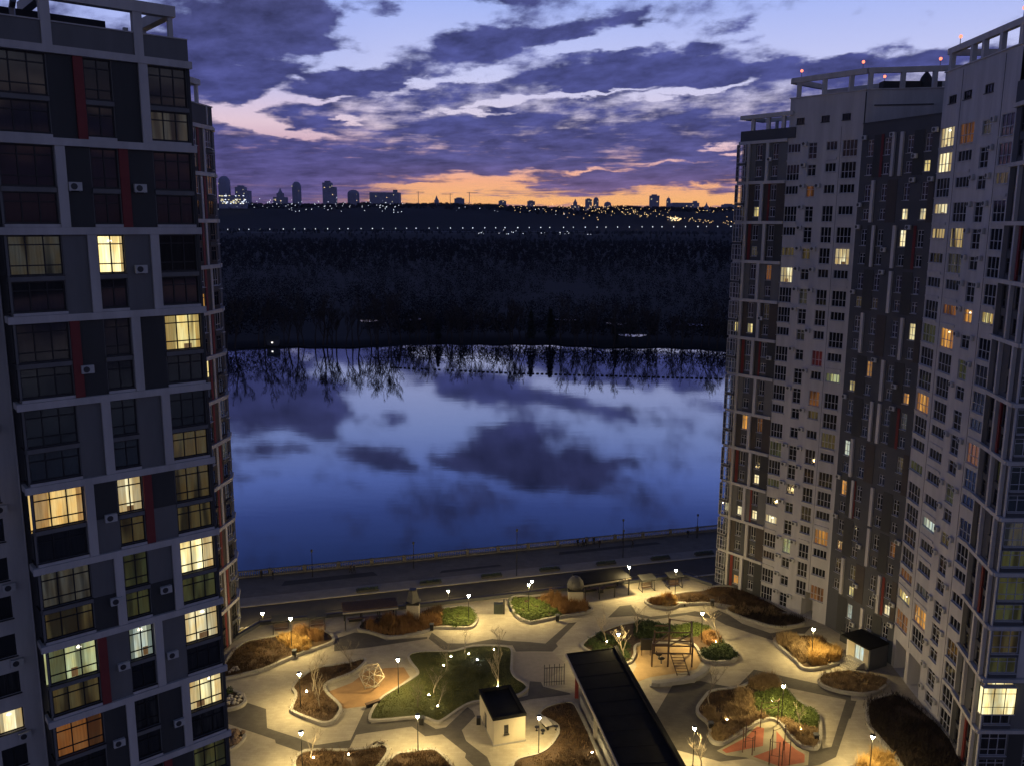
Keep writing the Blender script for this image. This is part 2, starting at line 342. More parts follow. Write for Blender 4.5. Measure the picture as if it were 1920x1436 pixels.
def lit(name, col, st, dark=.35, fold=1.0):
    m = bpy.data.materials.new(name); m.use_nodes = True; n = NB(m.node_tree); p = m.node_tree.nodes['Principled BSDF']
    m.cycles.emission_sampling = 'NONE'
    oi = n.n('ShaderNodeObjectInfo'); t = n.n('ShaderNodeTexCoord'); r = oi.outputs['Random']
    sh = n.xyz(n.m('MULTIPLY', r, 91.0), 0, n.m('MULTIPLY', r, 37.0))
    big = n.mr(n.noise(n.vm('ADD', n.vm('MULTIPLY', t.outputs['Object'], (.95, 0, .10)), sh), 1.0, 2, .5), .42, .53, dark, 1.05)
    fo = n.mr(n.noise(n.vm('ADD', n.vm('MULTIPLY', t.outputs['Object'], (9, 0, .35)), sh), 1.0, 3, .6), .3, .7, 1 - .35 * fold, 1.12)
    rv = n.mr(n.m('FRACT', n.m('MULTIPLY', r, 13.7)), 0, 1, .8, 1.2)
    hue = n.mix(n.mr(n.noise(n.vm('ADD', n.vm('MULTIPLY', t.outputs['Object'], (1.6, 0, .5)), sh), 1.0, 2, .5), .35, .65, 0, 1), col, (col[0], col[1] * .80, col[2] * .55))
    p.inputs['Base Color'].default_value = (.03, .03, .03, 1); p.inputs['Roughness'].default_value = .1
    n.link(hue, p.inputs['Emission Color'])
    n.link(n.m('MULTIPLY', n.m('MULTIPLY', n.m('MULTIPLY', big, fo), rv), st), p.inputs['Emission Strength'])
    return m
LIT = {'y': lit('lit_window_yellow', (.98, .88, .40), 1.1, .25), 'p': lit('lit_window_pale', (1, .95, .62), 1.15, .4), 'o': lit('lit_window_orange', (1, .52, .13), .75),
       'g': lit('lit_window_green_white', (.80, .95, .55), .55), 'w': lit('lit_window_cool_white', (.72, .90, .85), .8, .45), 'r': lit('lit_window_red', (.55, .06, .07), .06),
       'op': lit('lit_window_warm_curtain', (1, .74, .30), .95, .55), 'Y': lit('lit_window_bright', (1, .93, .52), 1.5, .45), 'dy': lit('dim_window_yellow', (.75, .62, .26), .075, .25), 'dg': lit('dim_window_green', (.55, .62, .25), .065, .35),
       'do': lit('dim_window_orange', (1, .42, .12), .16, .25), 'dw': lit('dim_window_grey', (.55, .56, .5), .07, .2), 's': lit('window_with_fairy_lights', (1, .80, .38), .5, .02)}
def emis_c(name, col, st):
    m = lit(name, col, st, .8); return m
# survey of lit rooms: photo survey point + kind
LITPX = [(1736,292,'y'),(1767,286,'p'),(1764,240,'p'),(1807,237,'do'),(1871,340,'dy'),(1415,392,'y'),(1387,392,'dy'),(1693,387,'p'),(1729,387,'p'),(1763,390,'p'),(1690,438,'p'),(1755,432,'s'),(1790,432,'s'),(1578,469,'p'),(1471,469,'dy'),(1513,466,'dy'),(1412,464,'dw'),(1471,508,'p'),(1441,505,'do'),(1790,494,'dw'),(1609,553,'dy'),(1637,559,'dy'),(1506,541,'dw'),(1503,622,'dw'),(1378,606,'y'),(1405,608,'y'),(1708,620,'Y'),(1741,617,'dg'),(1811,583,'o'),(1775,583,'do'),(1775,632,'o'),(1847,602,'y'),(1531,662,'r'),(1630,689,'o'),(1562,710,'g'),(1598,712,'y'),(1399,786,'o'),(1424,789,'do'),(1699,742,'o'),(1729,760,'o'),(1556,819,'dy'),(1590,833,'w'),(1690,875,'dy'),(1717,878,'dg'),(1826,836,'do'),(1420,889,'p'),(1452,893,'dg'),(1364,940,'p'),(1391,948,'p'),(1417,957,'p'),(1449,964,'p'),(1584,914,'o'),(1745,984,'w'),(1479,1017,'g'),(1532,1008,'o'),(1581,1017,'do'),(1678,1035,'do'),(1781,1011,'dy'),(1702,1062,'do'),(1895,987,'dw'),(1387,1078,'o'),(1701,1092,'y'),(1601,1071,'dy'),(1601,1108,'y'),(1572,1128,'w'),(1600,1155,'o'),(1669,1152,'p'),(1733,1157,'o'),(1701,1132,'dy'),(1812,1243,'y'),(1828,1261,'y'),(1880,1294,'Y'),(1890,890,'dg'),(1890,1080,'dg'),(1893,1130,'dg'),(1890,1180,'dy'),(1885,1236,'dg'),(1893,1020,'dg'),
 (205,487,'Y'),(340,633,'y'),(113,968,'op'),(246,942,'p'),(362,915,'dy'),(368,1053,'Y'),(362,985,'dy'),(250,1008,'dy'),(260,1080,'dg'),(262,1140,'dg'),(372,1115,'dg'),(380,1185,'p'),(268,1218,'w'),(147,1253,'g'),(386,1310,'Y'),(355,845,'dy'),(14,1336,'p'),(50,1320,'dg'),(135,1105,'dw'),(140,1175,'dy'),(70,490,'dw'),(137,1390,'do'),(150,1310,'dy'),(384,590,'o'),(395,700,'y'),(390,575,'o')]
def PROJ(X, Y, Z):
    Z -= HCAM; fw = Y * _c - Z * _s; v = -(Y * _s + Z * _c); k = FPX / fw; u = X * k; v *= k
    u, v = u * math.cos(ROLL) + v * math.sin(ROLL), -u * math.sin(ROLL) + v * math.cos(ROLL)
    return CXP + u, CYP + v
WINS = []          # deferred windows: (root, M, s, z, w, h, cols, rows, frame material, depth)
FRC = {}; PNC = {}
class Facade:
    """a wall plane; x along it (left to right seen from outside), outward is -y"""
    def __init__(s, root, p0, p1):
        s.root = root; d = Vector((p1[0] - p0[0], p1[1] - p0[1])); s.len = d.length; s.M = Matrix.Translation((p0[0], p0[1], 0)) @ Matrix.Rotation(math.atan2(d.y, d.x), 4, 'Z'); s.op = []
    def part(s, name, mb, m): o = mb.build(name, m, s.root); o.matrix_basis = s.M; return o
    def win(s, a, z, w, h, cols, rows, fm, depth=.22):
        s.op.append((a, a + w, z, z + h, depth)); WINS.append((s.root, s.M, a, z, w, h, cols, tuple(rows), fm, depth))
    def hole(s, a, z, w, h, depth): s.op.append((a, a + w, z, z + h, depth))
    def wall(s, x0, x1, z0, z1, m, name='wall'):
        xs = sorted({x0, x1, *[q for o in s.op for q in o[:2]]}); zs = sorted({z0, z1, *[q for o in s.op for q in o[2:4]]})
        xs = [x for x in xs if x0 - 1e-6 <= x <= x1 + 1e-6]; zs = [z for z in zs if z0 - 1e-6 <= z <= z1 + 1e-6]
        b = MB()
        cols = {}
        for o in s.op: cols.setdefault((o[0], o[1]), []).append(o)
        for i in range(len(xs) - 1):
            xm = (xs[i] + xs[i + 1]) / 2; z = z0
            hit = sorted([o for o in s.op if o[0] < xm < o[1]], key=lambda o: o[2])
            for o in hit:
                if o[2] > z + 1e-5: b.add([(xs[i], 0, z), (xs[i + 1], 0, z), (xs[i + 1], 0, o[2]), (xs[i], 0, o[2])], [(0, 1, 2, 3)])
                z = max(z, o[3])
            if z < z1 - 1e-5: b.add([(xs[i], 0, z), (xs[i + 1], 0, z), (xs[i + 1], 0, z1), (xs[i], 0, z1)], [(0, 1, 2, 3)])
        for (a, c, za, zb, d) in s.op:
            b.add([(a, 0, za), (c, 0, za), (c, 0, zb), (a, 0, zb), (a, d, za), (c, d, za), (c, d, zb), (a, d, zb)], [(0, 4, 5, 1), (1, 5, 6, 2), (2, 6, 7, 3), (3, 7, 4, 0)])
            if d > 1: b.add([(a, d, za), (c, d, za), (c, d, zb), (a, d, zb)], [(0, 1, 2, 3)])
        return s.part(name, b, m)
def wframe(w, h, cols, rows, fm):
    k = (round(w, 3), round(h, 3), cols, rows, fm.name)
    if k not in FRC:
        b = MB(); t = .075 if fm is M_frw else .085
        b.box(0, t, -.05, .03, 0, h); b.box(w - t, w, -.05, .03, 0, h); b.box(t, w - t, -.05, .03, 0, t); b.box(t, w - t, -.05, .03, h - t, h)
        for i in range(1, cols): x = w * i / cols; b.box(x - t / 2, x + t / 2, -.048, .028, t, h - t)
        z = 0
        for r in rows[:-1]: z += r * h; b.box(t, w - t, -.046, .026, z - t / 2, z + t / 2)
        b.box(-.06, w + .06, -.30, -.02, -.07, -.01)
        me = b.mesh('window'); me.materials.append(fm); FRC[k] = me
    return FRC[k]
def wpane(w, h, gm, deep=False):
    k = (round(w, 3), round(h, 3), gm.name, deep)
    if k not in PNC:
        e_ = .22 if deep else -.03; y_ = .19 if deep else .012
        me = MB().add([(-e_, y_, -e_), (w + e_, y_, -e_), (w + e_, y_, h + e_), (-e_, y_, h + e_)], [(0, 1, 2, 3)]).mesh('pane') if deep else MB().add([(.03, .012, .03), (w - .03, .012, .03), (w - .03, .012, h - .03), (.03, .012, h - .03)], [(0, 1, 2, 3)]).mesh('pane')
        me.materials.append(gm); PNC[k] = me
    return PNC[k]
def finish_windows():
    cen = []
    for (root, M, a, z, w, h, *_r) in WINS:
        p = M @ Vector((a + w / 2, 0, z + h / 2)); cen.append(PROJ(*p))
    cen = np.array(cen); kind = {}
    for (x, y, k) in LITPX:
        d = np.hypot(cen[:, 0] - x, (cen[:, 1] - y) * .7); i = int(d.argmin())
        if d[i] < 30 and i not in kind: kind[i] = k
    for i, (root, M, a, z, w, h, cols, rows, fm, dp) in enumerate(WINS):
        k = kind.get(i); gm = LIT[k] if k else (GL_A if random.random() < .7 else GL_B)
        if k is None and random.random() < .06: gm = LIT[random.choice(['dw', 'dg', 'dy', 'do', 'dw'])]
        o = inst('window', wframe(w, h, cols, rows, fm), root, M @ Matrix.Translation((a, dp - .05, z)))
        dp_ = k in CUR and w >= 1.6; g = bpy.data.objects.new('pane', wpane(w, h, gm, dp_)); COL.objects.link(g); g.parent = o
        if dp_: furnish(o, w, h, k, random.Random(i))
CUR = {'Y': emis_c('lit_curtain_cream', (1, .82, .42), .62), 'y': emis_c('lit_curtain_ochre', (.9, .70, .26), .42), 'p': emis_c('lit_curtain_ivory', (1, .86, .5), .5), 'op': emis_c('lit_curtain_tan', (.85, .55, .22), .40), 'w': emis_c('lit_curtain_blue', (.5, .66, .62), .34), 'g': emis_c('lit_curtain_green', (.5, .6, .32), .24), 'o': emis_c('lit_curtain_orange', (.8, .36, .1), .32)}  # curtains emit by themselves; room light is put into the cloth material
E_furn = emis_c('furniture_glow', (.55, .34, .16), .28)  # no lamp: room light on the furniture is put in as emission
E_bulb = emis_c('ceiling_lamp_glow', (1, .95, .8), 4.0)
def furnish(o, w, h, k, rnd):
    """curtains and a ceiling lamp inside a lit window, before its glowing room"""
    for side in (0, 1):
        cw = w * rnd.choice((.12, .2, .28, .34, .0))
        if cw < .1: continue
        n_ = max(4, int(cw / .09)); b = MB(); x0 = .04 if side == 0 else w - .04 - cw; vs = []
        for i in range(n_ + 1): x = x0 + cw * i / n_; y = .07 + (.035 if i % 2 else 0); vs += [(x, y, .05), (x, y, h - .04)]
        b.add(vs, [(2 * i, 2 * i + 2, 2 * i + 3, 2 * i + 1) for i in range(n_)]); c = b.build('curtain', CUR[k]); c.parent = o
    if rnd.random() < .55:
        x = w * rnd.uniform(.35, .65); c = MB().lathe([(.03, .16), (.15, .06), (.17, 0), (.05, -.02)], 10, (x, .14, h - .45)).build('ceiling_lamp', E_bulb); c.parent = o
    if rnd.random() < .6:
        x = w * rnd.uniform(.15, .6); ww = rnd.uniform(.4, .9); c = MB().box(x, min(x + ww, w - .05), .12, .17, .05, h * rnd.uniform(.15, .32)).build('furniture', E_furn); c.parent = o
def acunit(F, a, z, y=0.0):
    if 'ac' not in FRC:
        b = MB(); b.box(-.42, .42, -.36, -.08, 0, .58); b.bar((-.3, -.22, -.02), (-.3, .02, -.02), .04); b.bar((.3, -.22, -.02), (.3, .02, -.02), .04)
        me = b.mesh('air_conditioner'); me.materials.append(M_acw); FRC['ac'] = me
        c = MB(); c.lathe([(.05, 0), (.22, 0), (.22, .02), (.05, .02)], 14); me = c.mesh('fan_grille'); me.transform(Matrix.Translation((-.1, -.365, .29)) @ Matrix.Rotation(math.pi / 2, 4, 'X')); me.materials.append(M_acg); FRC['acg'] = me
    o = inst('air_conditioner', FRC['ac'], F.root, F.M @ Matrix.Translation((a, y, z))); g = bpy.data.objects.new('fan_grille', FRC['acg']); COL.objects.link(g); g.parent = o
def core(root, pts, z0, z1, m, name='core'):
    return MB().prism(pts, z0, z1).build(name, m, root)
def off(p0, p1, d):
    """shift the segment inward by d"""
    v = Vector((p1[0] - p0[0], p1[1] - p0[1])).normalized(); n = Vector((-v.y, v.x)) * d
    return (p0[0] + n.x, p0[1] + n.y), (p1[0] + n.x, p1[1] + n.y)
def lerp2(p, q, t): return (p[0] + (q[0] - p[0]) * t, p[1] + (q[1] - p[1]) * t)

# ------------------------------------------------------------------ near tower, left
L0, L1 = (-34.0, 58.5), (-24.1, 66.9)
tl = thing('apartment_tower', 'near left tower with white grid of bands, charcoal panels and red strips', 'building', (-33, 66, 0))
FL = Facade(tl, L0, L1)
UP, LO = (.25, .52, .23), (.70, .30)
for k in range(0, 12):
    z0 = 6 * k - .5
    for (a, w, c) in ((.15, 3.3, 3), (5.8, 1.8, 2), (10.1, 2.75, 3)):
        FL.win(a, z0 + 2.75, w, 2.7, c, UP, M_frd); FL.win(a, z0 + .28, w, 2.05, c, LO, M_frd)
FL.wall(0, 13.0, 0, 71.2, M_grey, 'front_wall')
PAT = {11: ('Dr', 'Dc'), 10: ('cD', 'rD'), 9: ('Gc', 'Gc'), 8: ('rD', 'cD'), 7: ('Gc', 'Gc'), 6: ('cX', 'rX'), 5: ('Xc', 'Xc'), 4: ('rG', 'cG'), 3: ('Dc', 'Dc'), 2: ('cD', 'rD'), 1: ('Gc', 'Gc'), 0: ('rD', 'cD')}
for k in range(0, 12):
    z0 = 6 * k - .5 + .012; z1 = 6 * k + 4.99
    for (ga, gb), pt in zip(((3.52, 5.74), (7.66, 10.04)), PAT[k]):
        x = ga; wide = gb - ga
        for ch in pt:
            if ch in 'rc':
                w = .62; FL.part('red_strip' if ch == 'r' else 'column', MB().box(x, x + w, -.25 if ch == 'c' else -.20, -.004, z0, z1), M_red if ch == 'r' else M_white)
            else:
                w = wide - .64
                if ch == 'X':
                    zm_ = (z0 + z1) / 2 - .1
                    FL.part('panel', MB().box(x, x + w, -.05, -.004, zm_ + .02, z1), M_dark if k == 6 else M_grey); FL.part('panel', MB().box(x, x + w, -.05, -.004, z0, zm_), M_grey if k == 6 else M_dark)
                else: FL.part('panel', MB().box(x, x + w, -.05, -.004, z0, z1), M_dark if ch == 'D' else M_grey)
            x += w + .02
    FL.part('band', MB().box(-.30, 13.25, -.30, -.002, 6 * k + 5.0, 6 * k + 5.5), M_white)
    for (a, w) in ((.1, 3.4), (5.76, 1.88), (10.06, 2.85)):
        FL.part('spandrel', MB().box(a, a + w, -.12, -.004, z0 + 2.36, z0 + 2.72), M_grey); FL.part('sill_band', MB().box(a, a + w, -.16, -.004, z0, z0 + .2), M_white)
FL.part('corner_strip', MB().box(12.88, 13.1, -.1, -.003, 0, 71), M_dark)
# roof storey: parapet, columns and open frame
for (a, c) in ((-.2, 3.3), (3.96, 9.22), (9.9, 13.05)): FL.part('parapet', MB().box(a, c, -.12, .1, 71.5, 73.0), M_grey); FL.part('coping', MB().box(a, c, -.2, .16, 73.0, 73.08), M_white)
for a in (3.32, 9.25): FL.part('column', MB().box(a, a + .62, -.25, .3, 71.5, 74.45), M_white)
FL.part('roof_beam', MB().box(-6, 12.25, -.3, .5, 74.45, 75.2), M_white); FL.part('roof_beam', MB().box(11.6, 12.25, .5, 6, 74.46, 75.19), M_white); FL.part('roof_beam', MB().box(3.32, 3.94, .5, 6, 74.46, 75.19), M_white)
for (a, y) in ((11.75, -.1), (10.4, 5.6), (11.75, 5.6), (3.4, 5.6), (-5, .0)): FL.part('roof_post', MB().box(a, a + .32, y, y + .32, 71.5, 74.45), M_white)
FL.part('plant_room', MB().box(-6, 8.4, 3.2, 9, 71.4, 74.2), M_dark); FL.part('roof_vent', MB().box(9.2, 9.6, .1, .5, 75.2, 75.75), M_dark)
FL.part('duct', MB().tube([(2.2, 2.2, 71.4), (2.2, 2.2, 74.0), (2.2, 1.6, 74.4)], [.2, .2, .2], 8), M_metal)
for (a, z) in ((4.6, 62.0), (8.95, 62.0), (8.6, 56.2), (5.15, 37.9), (8.75, 31.2), (5.05, 31.3), (8.9, 25.6), (5.2, 25.9), (9.05, 19.6), (4.4, 19.7), (4.4, 49.2)): acunit(FL, a, z, -.05)
q0, q1 = off(L0, L1, .5); core(tl, [q0, q1, off(L0, L1, 14)[1], off(L0, L1, 14)[0]], 0, 71.35, M_dark, 'core')
# return wall at the corner with narrow side lights
rb = off(L0, L1, 3.2)[0]
FR = Facade(tl, rb, L0)
for k in range(0, 12):
    z0 = 6 * k - .5
    FR.win(2.15, z0 + 2.75, .95, 2.7, 1, UP, M_frd); FR.win(2.15, z0 + .28, .95, 2.05, 1, LO, M_frd)
FR.wall(0, 3.2, 0, 71.2, M_midgrey, 'return_wall')
for k in range(0, 12): FR.part('band', MB().box(1.95, 3.22, -.24, -.002, 6 * k + 5.02, 6 * k + 5.48), M_white)
FR.part('downpipe', MB().tube([(.5, -.1, 0), (.5, -.1, 70)], [.06, .06], 6), M_white)
# set-back wing, left edge
wl = off(L0, L1, 3.2); d_ = Vector((L1[0] - L0[0], L1[1] - L0[1])).normalized()
W0 = (wl[0][0] - d_.x * 14, wl[0][1] - d_.y * 14)
FW = Facade(tl, W0, wl[0])
for k in range(0, 24):
    z0 = 3 * k
    FW.win(7.6, z0 + .35, 2.6, 2.35, 3, UP, M_frd); FW.win(11.0, z0 + .9, 1.7, 1.75, 1 if k % 2 else 2, (1.0,), M_frd); FW.win(3.0, z0 + .35, 2.6, 2.35, 3, UP, M_frd)
FW.wall(0, 14, 0, 72, M_white, 'wing_wall')
for k in range(1, 24, 2): acunit(FW, 12.6, 3 * k + .1); acunit(FW, 10.55, 3 * k - 2.6)
for k in range(0, 24): FW.part('floor_line', MB().box(7.4, 10.4, -.05, -.002, 3 * k + 2.72, 3 * k + 3.3), M_midgrey)
a0, a1 = off(W0, wl[0], .5); core(tl, [a0, a1, off(W0, wl[0], 12)[1], off(W0, wl[0], 12)[0]], 0, 71.9, M_dark, 'core')

# ------------------------------------------------------------------ far tower behind it, left
T0, T1 = (-41.8, 104.0), (-40.0, 118.1)
t3 = thing('apartment_tower', 'slim far left tower by the river with stepped white bands and red strips', 'building', (-46, 112, 0))
F3 = Facade(t3, T0, T1)
F3b = Facade(t3, T1, (-41.6, 124.2))
for k in range(0, 12):
    z0 = 6 * k + .3
    for (a, w) in ((8.9, 1.1), (12.55, 1.35), (5.0, 1.4)): F3.win(a, z0 + 3.15, w, 2.4, 2, (.3, .7), M_frw if k % 3 else M_frd, .07); F3.win(a, z0 + .45, w, 1.9, 2, (.7, .3), M_frd, .07)
    F3b.win(.4, z0 + 3.15, 1.8, 2.4, 2, (.3, .7), M_frw); F3b.win(.4, z0 + .45, 1.8, 1.9, 2, (.7, .3), M_frw)
F3.wall(0, 14.2, 0, 72, M_brown, 'wall'); F3b.wall(0, F3b.len, 0, 72, M_midgrey, 'wall')
for k in range(0, 12):
    F3.part('band', MB().box(7.6 + (k % 3) * .25, 14.35, -.28, -.002, 6 * k + 5.75, 6 * k + 6.25), M_white2)
    F3b.part('band', MB().box(-.02, 3.0, -.4, -.002, 6 * k + 5.77, 6 * k + 6.23), M_white2)
    a = (11.2, 10.6, 11.9)[k % 3]; F3.part('column', MB().box(a, a + .5, -.12, -.004, 6 * k + .25, 6 * k + 5.75), M_white2)
    a = (7.8, 8.2, 8.0)[k % 3]; F3.part('column', MB().box(a, a + .45, -.12, -.004, 6 * k + .25, 6 * k + 5.75), M_white2)
    a = (10.3, 11.5, 10.3)[k % 3]; F3.part('red_strip', MB().box(a, a + .55, -.06, -.004, 6 * k + .25, 6 * k + 5.75), M_red)
    F3.part('balcony', MB().box(12.3, 14.3, -.12, -.004, 6 * k + 2.75, 6 * k + 3.25), M_midgrey)
    F3.part('ledge', MB().box(13.9, 14.6, -.4, -.1, 6 * k + 2.9, 6 * k + 3.0), M_white2)
F3.part('parapet', MB().box(4, 14.3, -.3, .1, 72.3, 74.6), M_midgrey); F3.part('parapet_post', MB().box(12.6, 12.9, -.4, -.302, 72.3, 74.7), M_white2); F3.part('coping', MB().box(4, 14.4, -.42, .2, 74.6, 74.75), M_white2)
F3.part('roof_beam', MB().box(3, 11.6, -.3, .4, 77.0, 77.7), M_white2); F3.part('roof_beam', MB().box(10.9, 11.6, .4, 6, 77.0, 77.7), M_white2)
for a in (10.9, 7.5): F3.part('roof_post', MB().box(a, a + .4, -.1, .3, 72, 77.0), M_white2)
a0, a1 = off(T0, T1, .5); core(t3, [a0, a1, (-50, 124), (-58, 104)], 0, 72.2, M_dark, 'core')
# ------------------------------------------------------------------ far block, right: banded end, pale middle, slate bay
RP = [(35.6, 138.0), (40.6, 132.0), (48.0, 123.0), (52.9, 111.0), (52.2, 93.3), (50.8, 85.4)]
tr = thing('apartment_tower', 'far right block with banded end, pale middle and slate bay under open roof frames', 'building', (50, 134, 0))
F1 = Facade(tr, RP[0], RP[1]); F2 = Facade(tr, RP[1], RP[2]); F4 = Facade(tr, RP[2], RP[3])
rr = random.Random(5)
M_clear = bpy.data.materials.new('clear_glazing'); M_clear.use_nodes = True; M_clear.node_tree.nodes.clear(); _n = NB(M_clear.node_tree)
_tr = _n.n('ShaderNodeBsdfTransparent'); _tr.inputs[0].default_value = (.74, .78, .78, 1); _gs = _n.n('ShaderNodeBsdfGlossy'); _gs.inputs['Roughness'].default_value = .03
_fr = _n.n('ShaderNodeFresnel'); _fr.inputs[0].default_value = 1.45; _ms = _n.n('ShaderNodeMixShader'); _n.link(_fr.outputs[0], _ms.inputs[0]); _n.link(_tr.outputs[0], _ms.inputs[1]); _n.link(_gs.outputs[0], _ms.inputs[2])
_n.link(_ms.outputs[0], _n.n('ShaderNodeOutputMaterial').inputs[0])
for k in range(0, 12):
    z0 = 6 * k + .45
    for (a, w) in ((.02, .85), (2.45, 1.0), (5.3, .95)):
        F1.win(a, z0 + 3.1, w, 2.3, 2, (.3, .7) if k % 2 else (.7, .3), M_frw, .18); F1.win(a, z0 + .65, w, 1.5, 2, (.7, .3), M_frw, .18)
F1.wall(0, F1.len, 0, 72.2, M_midgrey, 'end_wall')
for k in range(0, 12):
    z0 = 6 * k + .45; z1 = 6 * k + 5.995
    F1.part('band', MB().box(-.7, F1.len, -.35, -.002, 6 * k + 6.0, 6 * k + 6.45), M_white)
    F1.part('column', MB().box(.95, 1.4, -.35, -.004, z0, z1), M_white)
    a = (3.75, 4.45, 3.6, 4.3)[k % 4]; F1.part('column', MB().box(a, a + .5, -.35, -.004, z0, z1), M_white)
    pm = (M_dark, M_brown, M_grey)[k % 3]; pm2 = (M_dark, M_grey, M_brown)[(k * 2) % 3]
    F1.part('panel', MB().box(1.42, 2.36, -.04, -.004, z0, z1), pm)
    if k % 3 == 0: F1.part('red_strip', MB().box(1.7, 2.2, -.07, -.042, z0, z1), M_red2)
    F1.part('panel', MB().box(6.35, F1.len - .02, -.04, -.004, z0, z1), pm2); F1.part('panel', MB().box(a + .52, 5.22, -.04, -.004, z0, z1), pm2)
    if k % 4 == 2: F1.part('red_strip', MB().box(4.86, 5.2, -.07, -.042, z0, z1), M_red2)
    F1.part('balcony', MB().box(-.65, .93, -.75, -.06, 6 * k + 2.85, 6 * k + 3.2), M_midgrey); None
    for (za, zb) in ((6 * k + .46, 6 * k + 2.84), (6 * k + 3.22, 6 * k + 5.98)):
        fb = MB()
        for x in (-.66, -.14, .38, .90): fb.box(x - .04, x + .04, -.74, -.66, za, zb)
        for y in (-.36, -.06): fb.box(-.70, -.62, y - .04, y + .04, za, zb)
        for z in (za + .04, za + .75, zb - .6, zb - .04): fb.box(-.64, .90, -.73, -.67, z - .035, z + .035); fb.box(-.69, -.63, -.66, -.02, z - .035, z + .035)
        w_ = F1.part('loggia_window', fb, M_frw)
        pn = MB().add([(-.66, -.70, za), (.90, -.70, za), (.90, -.70, zb), (-.66, -.70, zb)], [(0, 1, 2, 3)]).add([(-.66, -.02, za), (-.66, -.68, za), (-.66, -.68, zb), (-.66, -.02, zb)], [(0, 1, 2, 3)]).build('loggia_pane', M_clear); pn.parent = w_
    if rr.random() < .6: acunit(F1, 4.9 if k % 2 else 6.9, 6 * k + 3.3, -.04)
F1.part('parapet', MB().box(-.5, F1.len + 1.2, -.2, .1, 72.45, 74.0), M_midgrey)
F1.part('roof_beam', MB().box(-.6, 8.5, -.4, .3, 75.7, 76.3), M_white); F1.part('roof_beam', MB().box(-.6, .1, .3, 5.5, 75.72, 76.28), M_white); F1.part('roof_beam', MB().box(.1, 8.5, 5.0, 5.5, 75.71, 76.27), M_white)
for a in (1.3, 4.0, 6.6): F1.part('roof_post', MB().box(a, a + .55, -.2, .2, 74.0, 75.7), M_white)
for a in (2.0, 5.0): F1.part('roof_post', MB().box(a, a + .4, 5.1, 5.4, 72, 75.7), M_white)
# pale middle
TALL, STRIP = (.35, 2.35), (1.35, 1.25)
for k in range(0, 24):
    z = 3 * k
    for (a, w, c) in ((.0, 2.1, 4), (6.25, 1.7, 3), (8.75, 2.25, 4)):
        if k == 0 and a > 6: continue
        t = rr.random() < .62
        if t: F2.win(a + .02, z + .35, w, 2.3, c, (.42, .58), M_frw, .16)
        else: F2.win(a + .02, z + 1.35, w, 1.25, c, (1.0,), M_frw, .16)
    if (k // 2) % 2: F2.win(3.45, z + (.3 if k % 2 else .9), 1.35, 2.3 if k % 2 else 1.6, 2, (.32, .45, .23) if k % 2 else (.68, .32), M_frw, .2)
    else: F2.win(3.45, z + (.9 if k % 2 else .3), 1.35, 1.6 if k % 2 else 2.3, 2, (.68, .32) if k % 2 else (.32, .45, .23), M_frw, .2)
    if rr.random() < .72: acunit(F2, 2.85, z + 2.2)
    if rr.random() < .72: acunit(F2, 5.35, z + 2.2)
for a in (1.2, 5.2, 8.4): F2.win(a, 74.3, 1.3, .9, 3, (1.0,), M_frd, .2)
F2.hole(7.4, 0.02, 2.0, 4.2, 3.0)
F2.wall(0, F2.len, 0, 78, M_white2, 'pale_wall')
for k in range(1, 24):
    for (a, w) in ((-.02, 2.15), (6.2, 1.8), (8.7, 2.35)):
        if rr.random() < .4: F2.part('balcony_front', MB().box(a, a + w, -.10, -.003, 3 * k + .02, 3 * k + .31), M_white2)
F2.part('coping', MB().box(-.1, F2.len + .05, -.15, .3, 78.0, 78.15), M_white)
F2.part('joint', MB().box(8.42, 8.47, -.02, -.001, 4.5, 73.5), M_midgrey)
# slate bay
for k in range(0, 12):
    z0 = 6 * k
    for (a, w) in ((1.1, 1.05), (4.1, 1.0), (7.95, 1.0), (10.85, 1.0)):
        if k == 0 and a < 2: continue
        F4.win(a, z0 + 3.15, w, 2.2, 2, (.3, .45, .25), M_frw, .2); F4.win(a, z0 + .65, w, 1.45, 2, (.68, .32), M_frw, .2)
F4.wall(0, F4.len, 0, 73.5, M_midgrey, 'slate_wall')
for k in range(0, 12):
    z0 = 6 * k + .3; z1 = 6 * k + 5.9
    st = ((6.95, 3.3), (2.55, 9.6), (6.95, 5.6))[k % 3]
    F4.part('white_strip', MB().box(st[0], st[0] + .5, -.3, -.004, z0, z1), M_white)
    if k % 2: F4.part('white_strip', MB().box(st[1], st[1] + .45, -.3, -.004, z0, z1), M_white)
    pm = (M_dark, M_brown, M_dark)[k % 3]
    F4.part('panel', MB().box(2.25, 4.0, -.05, -.005, z0, z1) if k % 3 != 1 else MB().box(5.2, 6.9, -.05, -.005, z0, z1), pm)
    F4.part('panel', MB().box(9.05, 10.7, -.05, -.005, z0, z1) if k % 3 != 1 else MB().box(11.95, 12.8, -.05, -.005, z0, z1), pm)
    if k % 4 == 1: F4.part('red_strip', MB().box(10.25, 10.7, -.09, -.052, z0, z1), M_red2)
    if k % 8 == 3: F4.part('red_strip', MB().box(3.55, 3.98, -.09, -.052, z0, z1), M_red2)
    for a in (.6, 5.6, 9.5, 12.4):
        if rr.random() < .5: acunit(F4, a, 6 * k + 2.4 + rr.choice((0, 3)), -.05)
F4.part('coping', MB().box(0, F4.len, -.12, .2, 73.5, 73.65), M_midgrey)
FS = Facade(tr, (48.1, 122.75), (60.2, 120.2)); FS.part('side_wall', MB().box(0, FS.len, 0, .4, 73.4, 78.0), M_white2); FS.part('ledge', MB().box(1.0, 8.5, -.15, -.002, 75.9, 76.05), M_midgrey); FS.part('coping', MB().box(-.1, FS.len, -.15, .5, 78.0, 78.15), M_white)
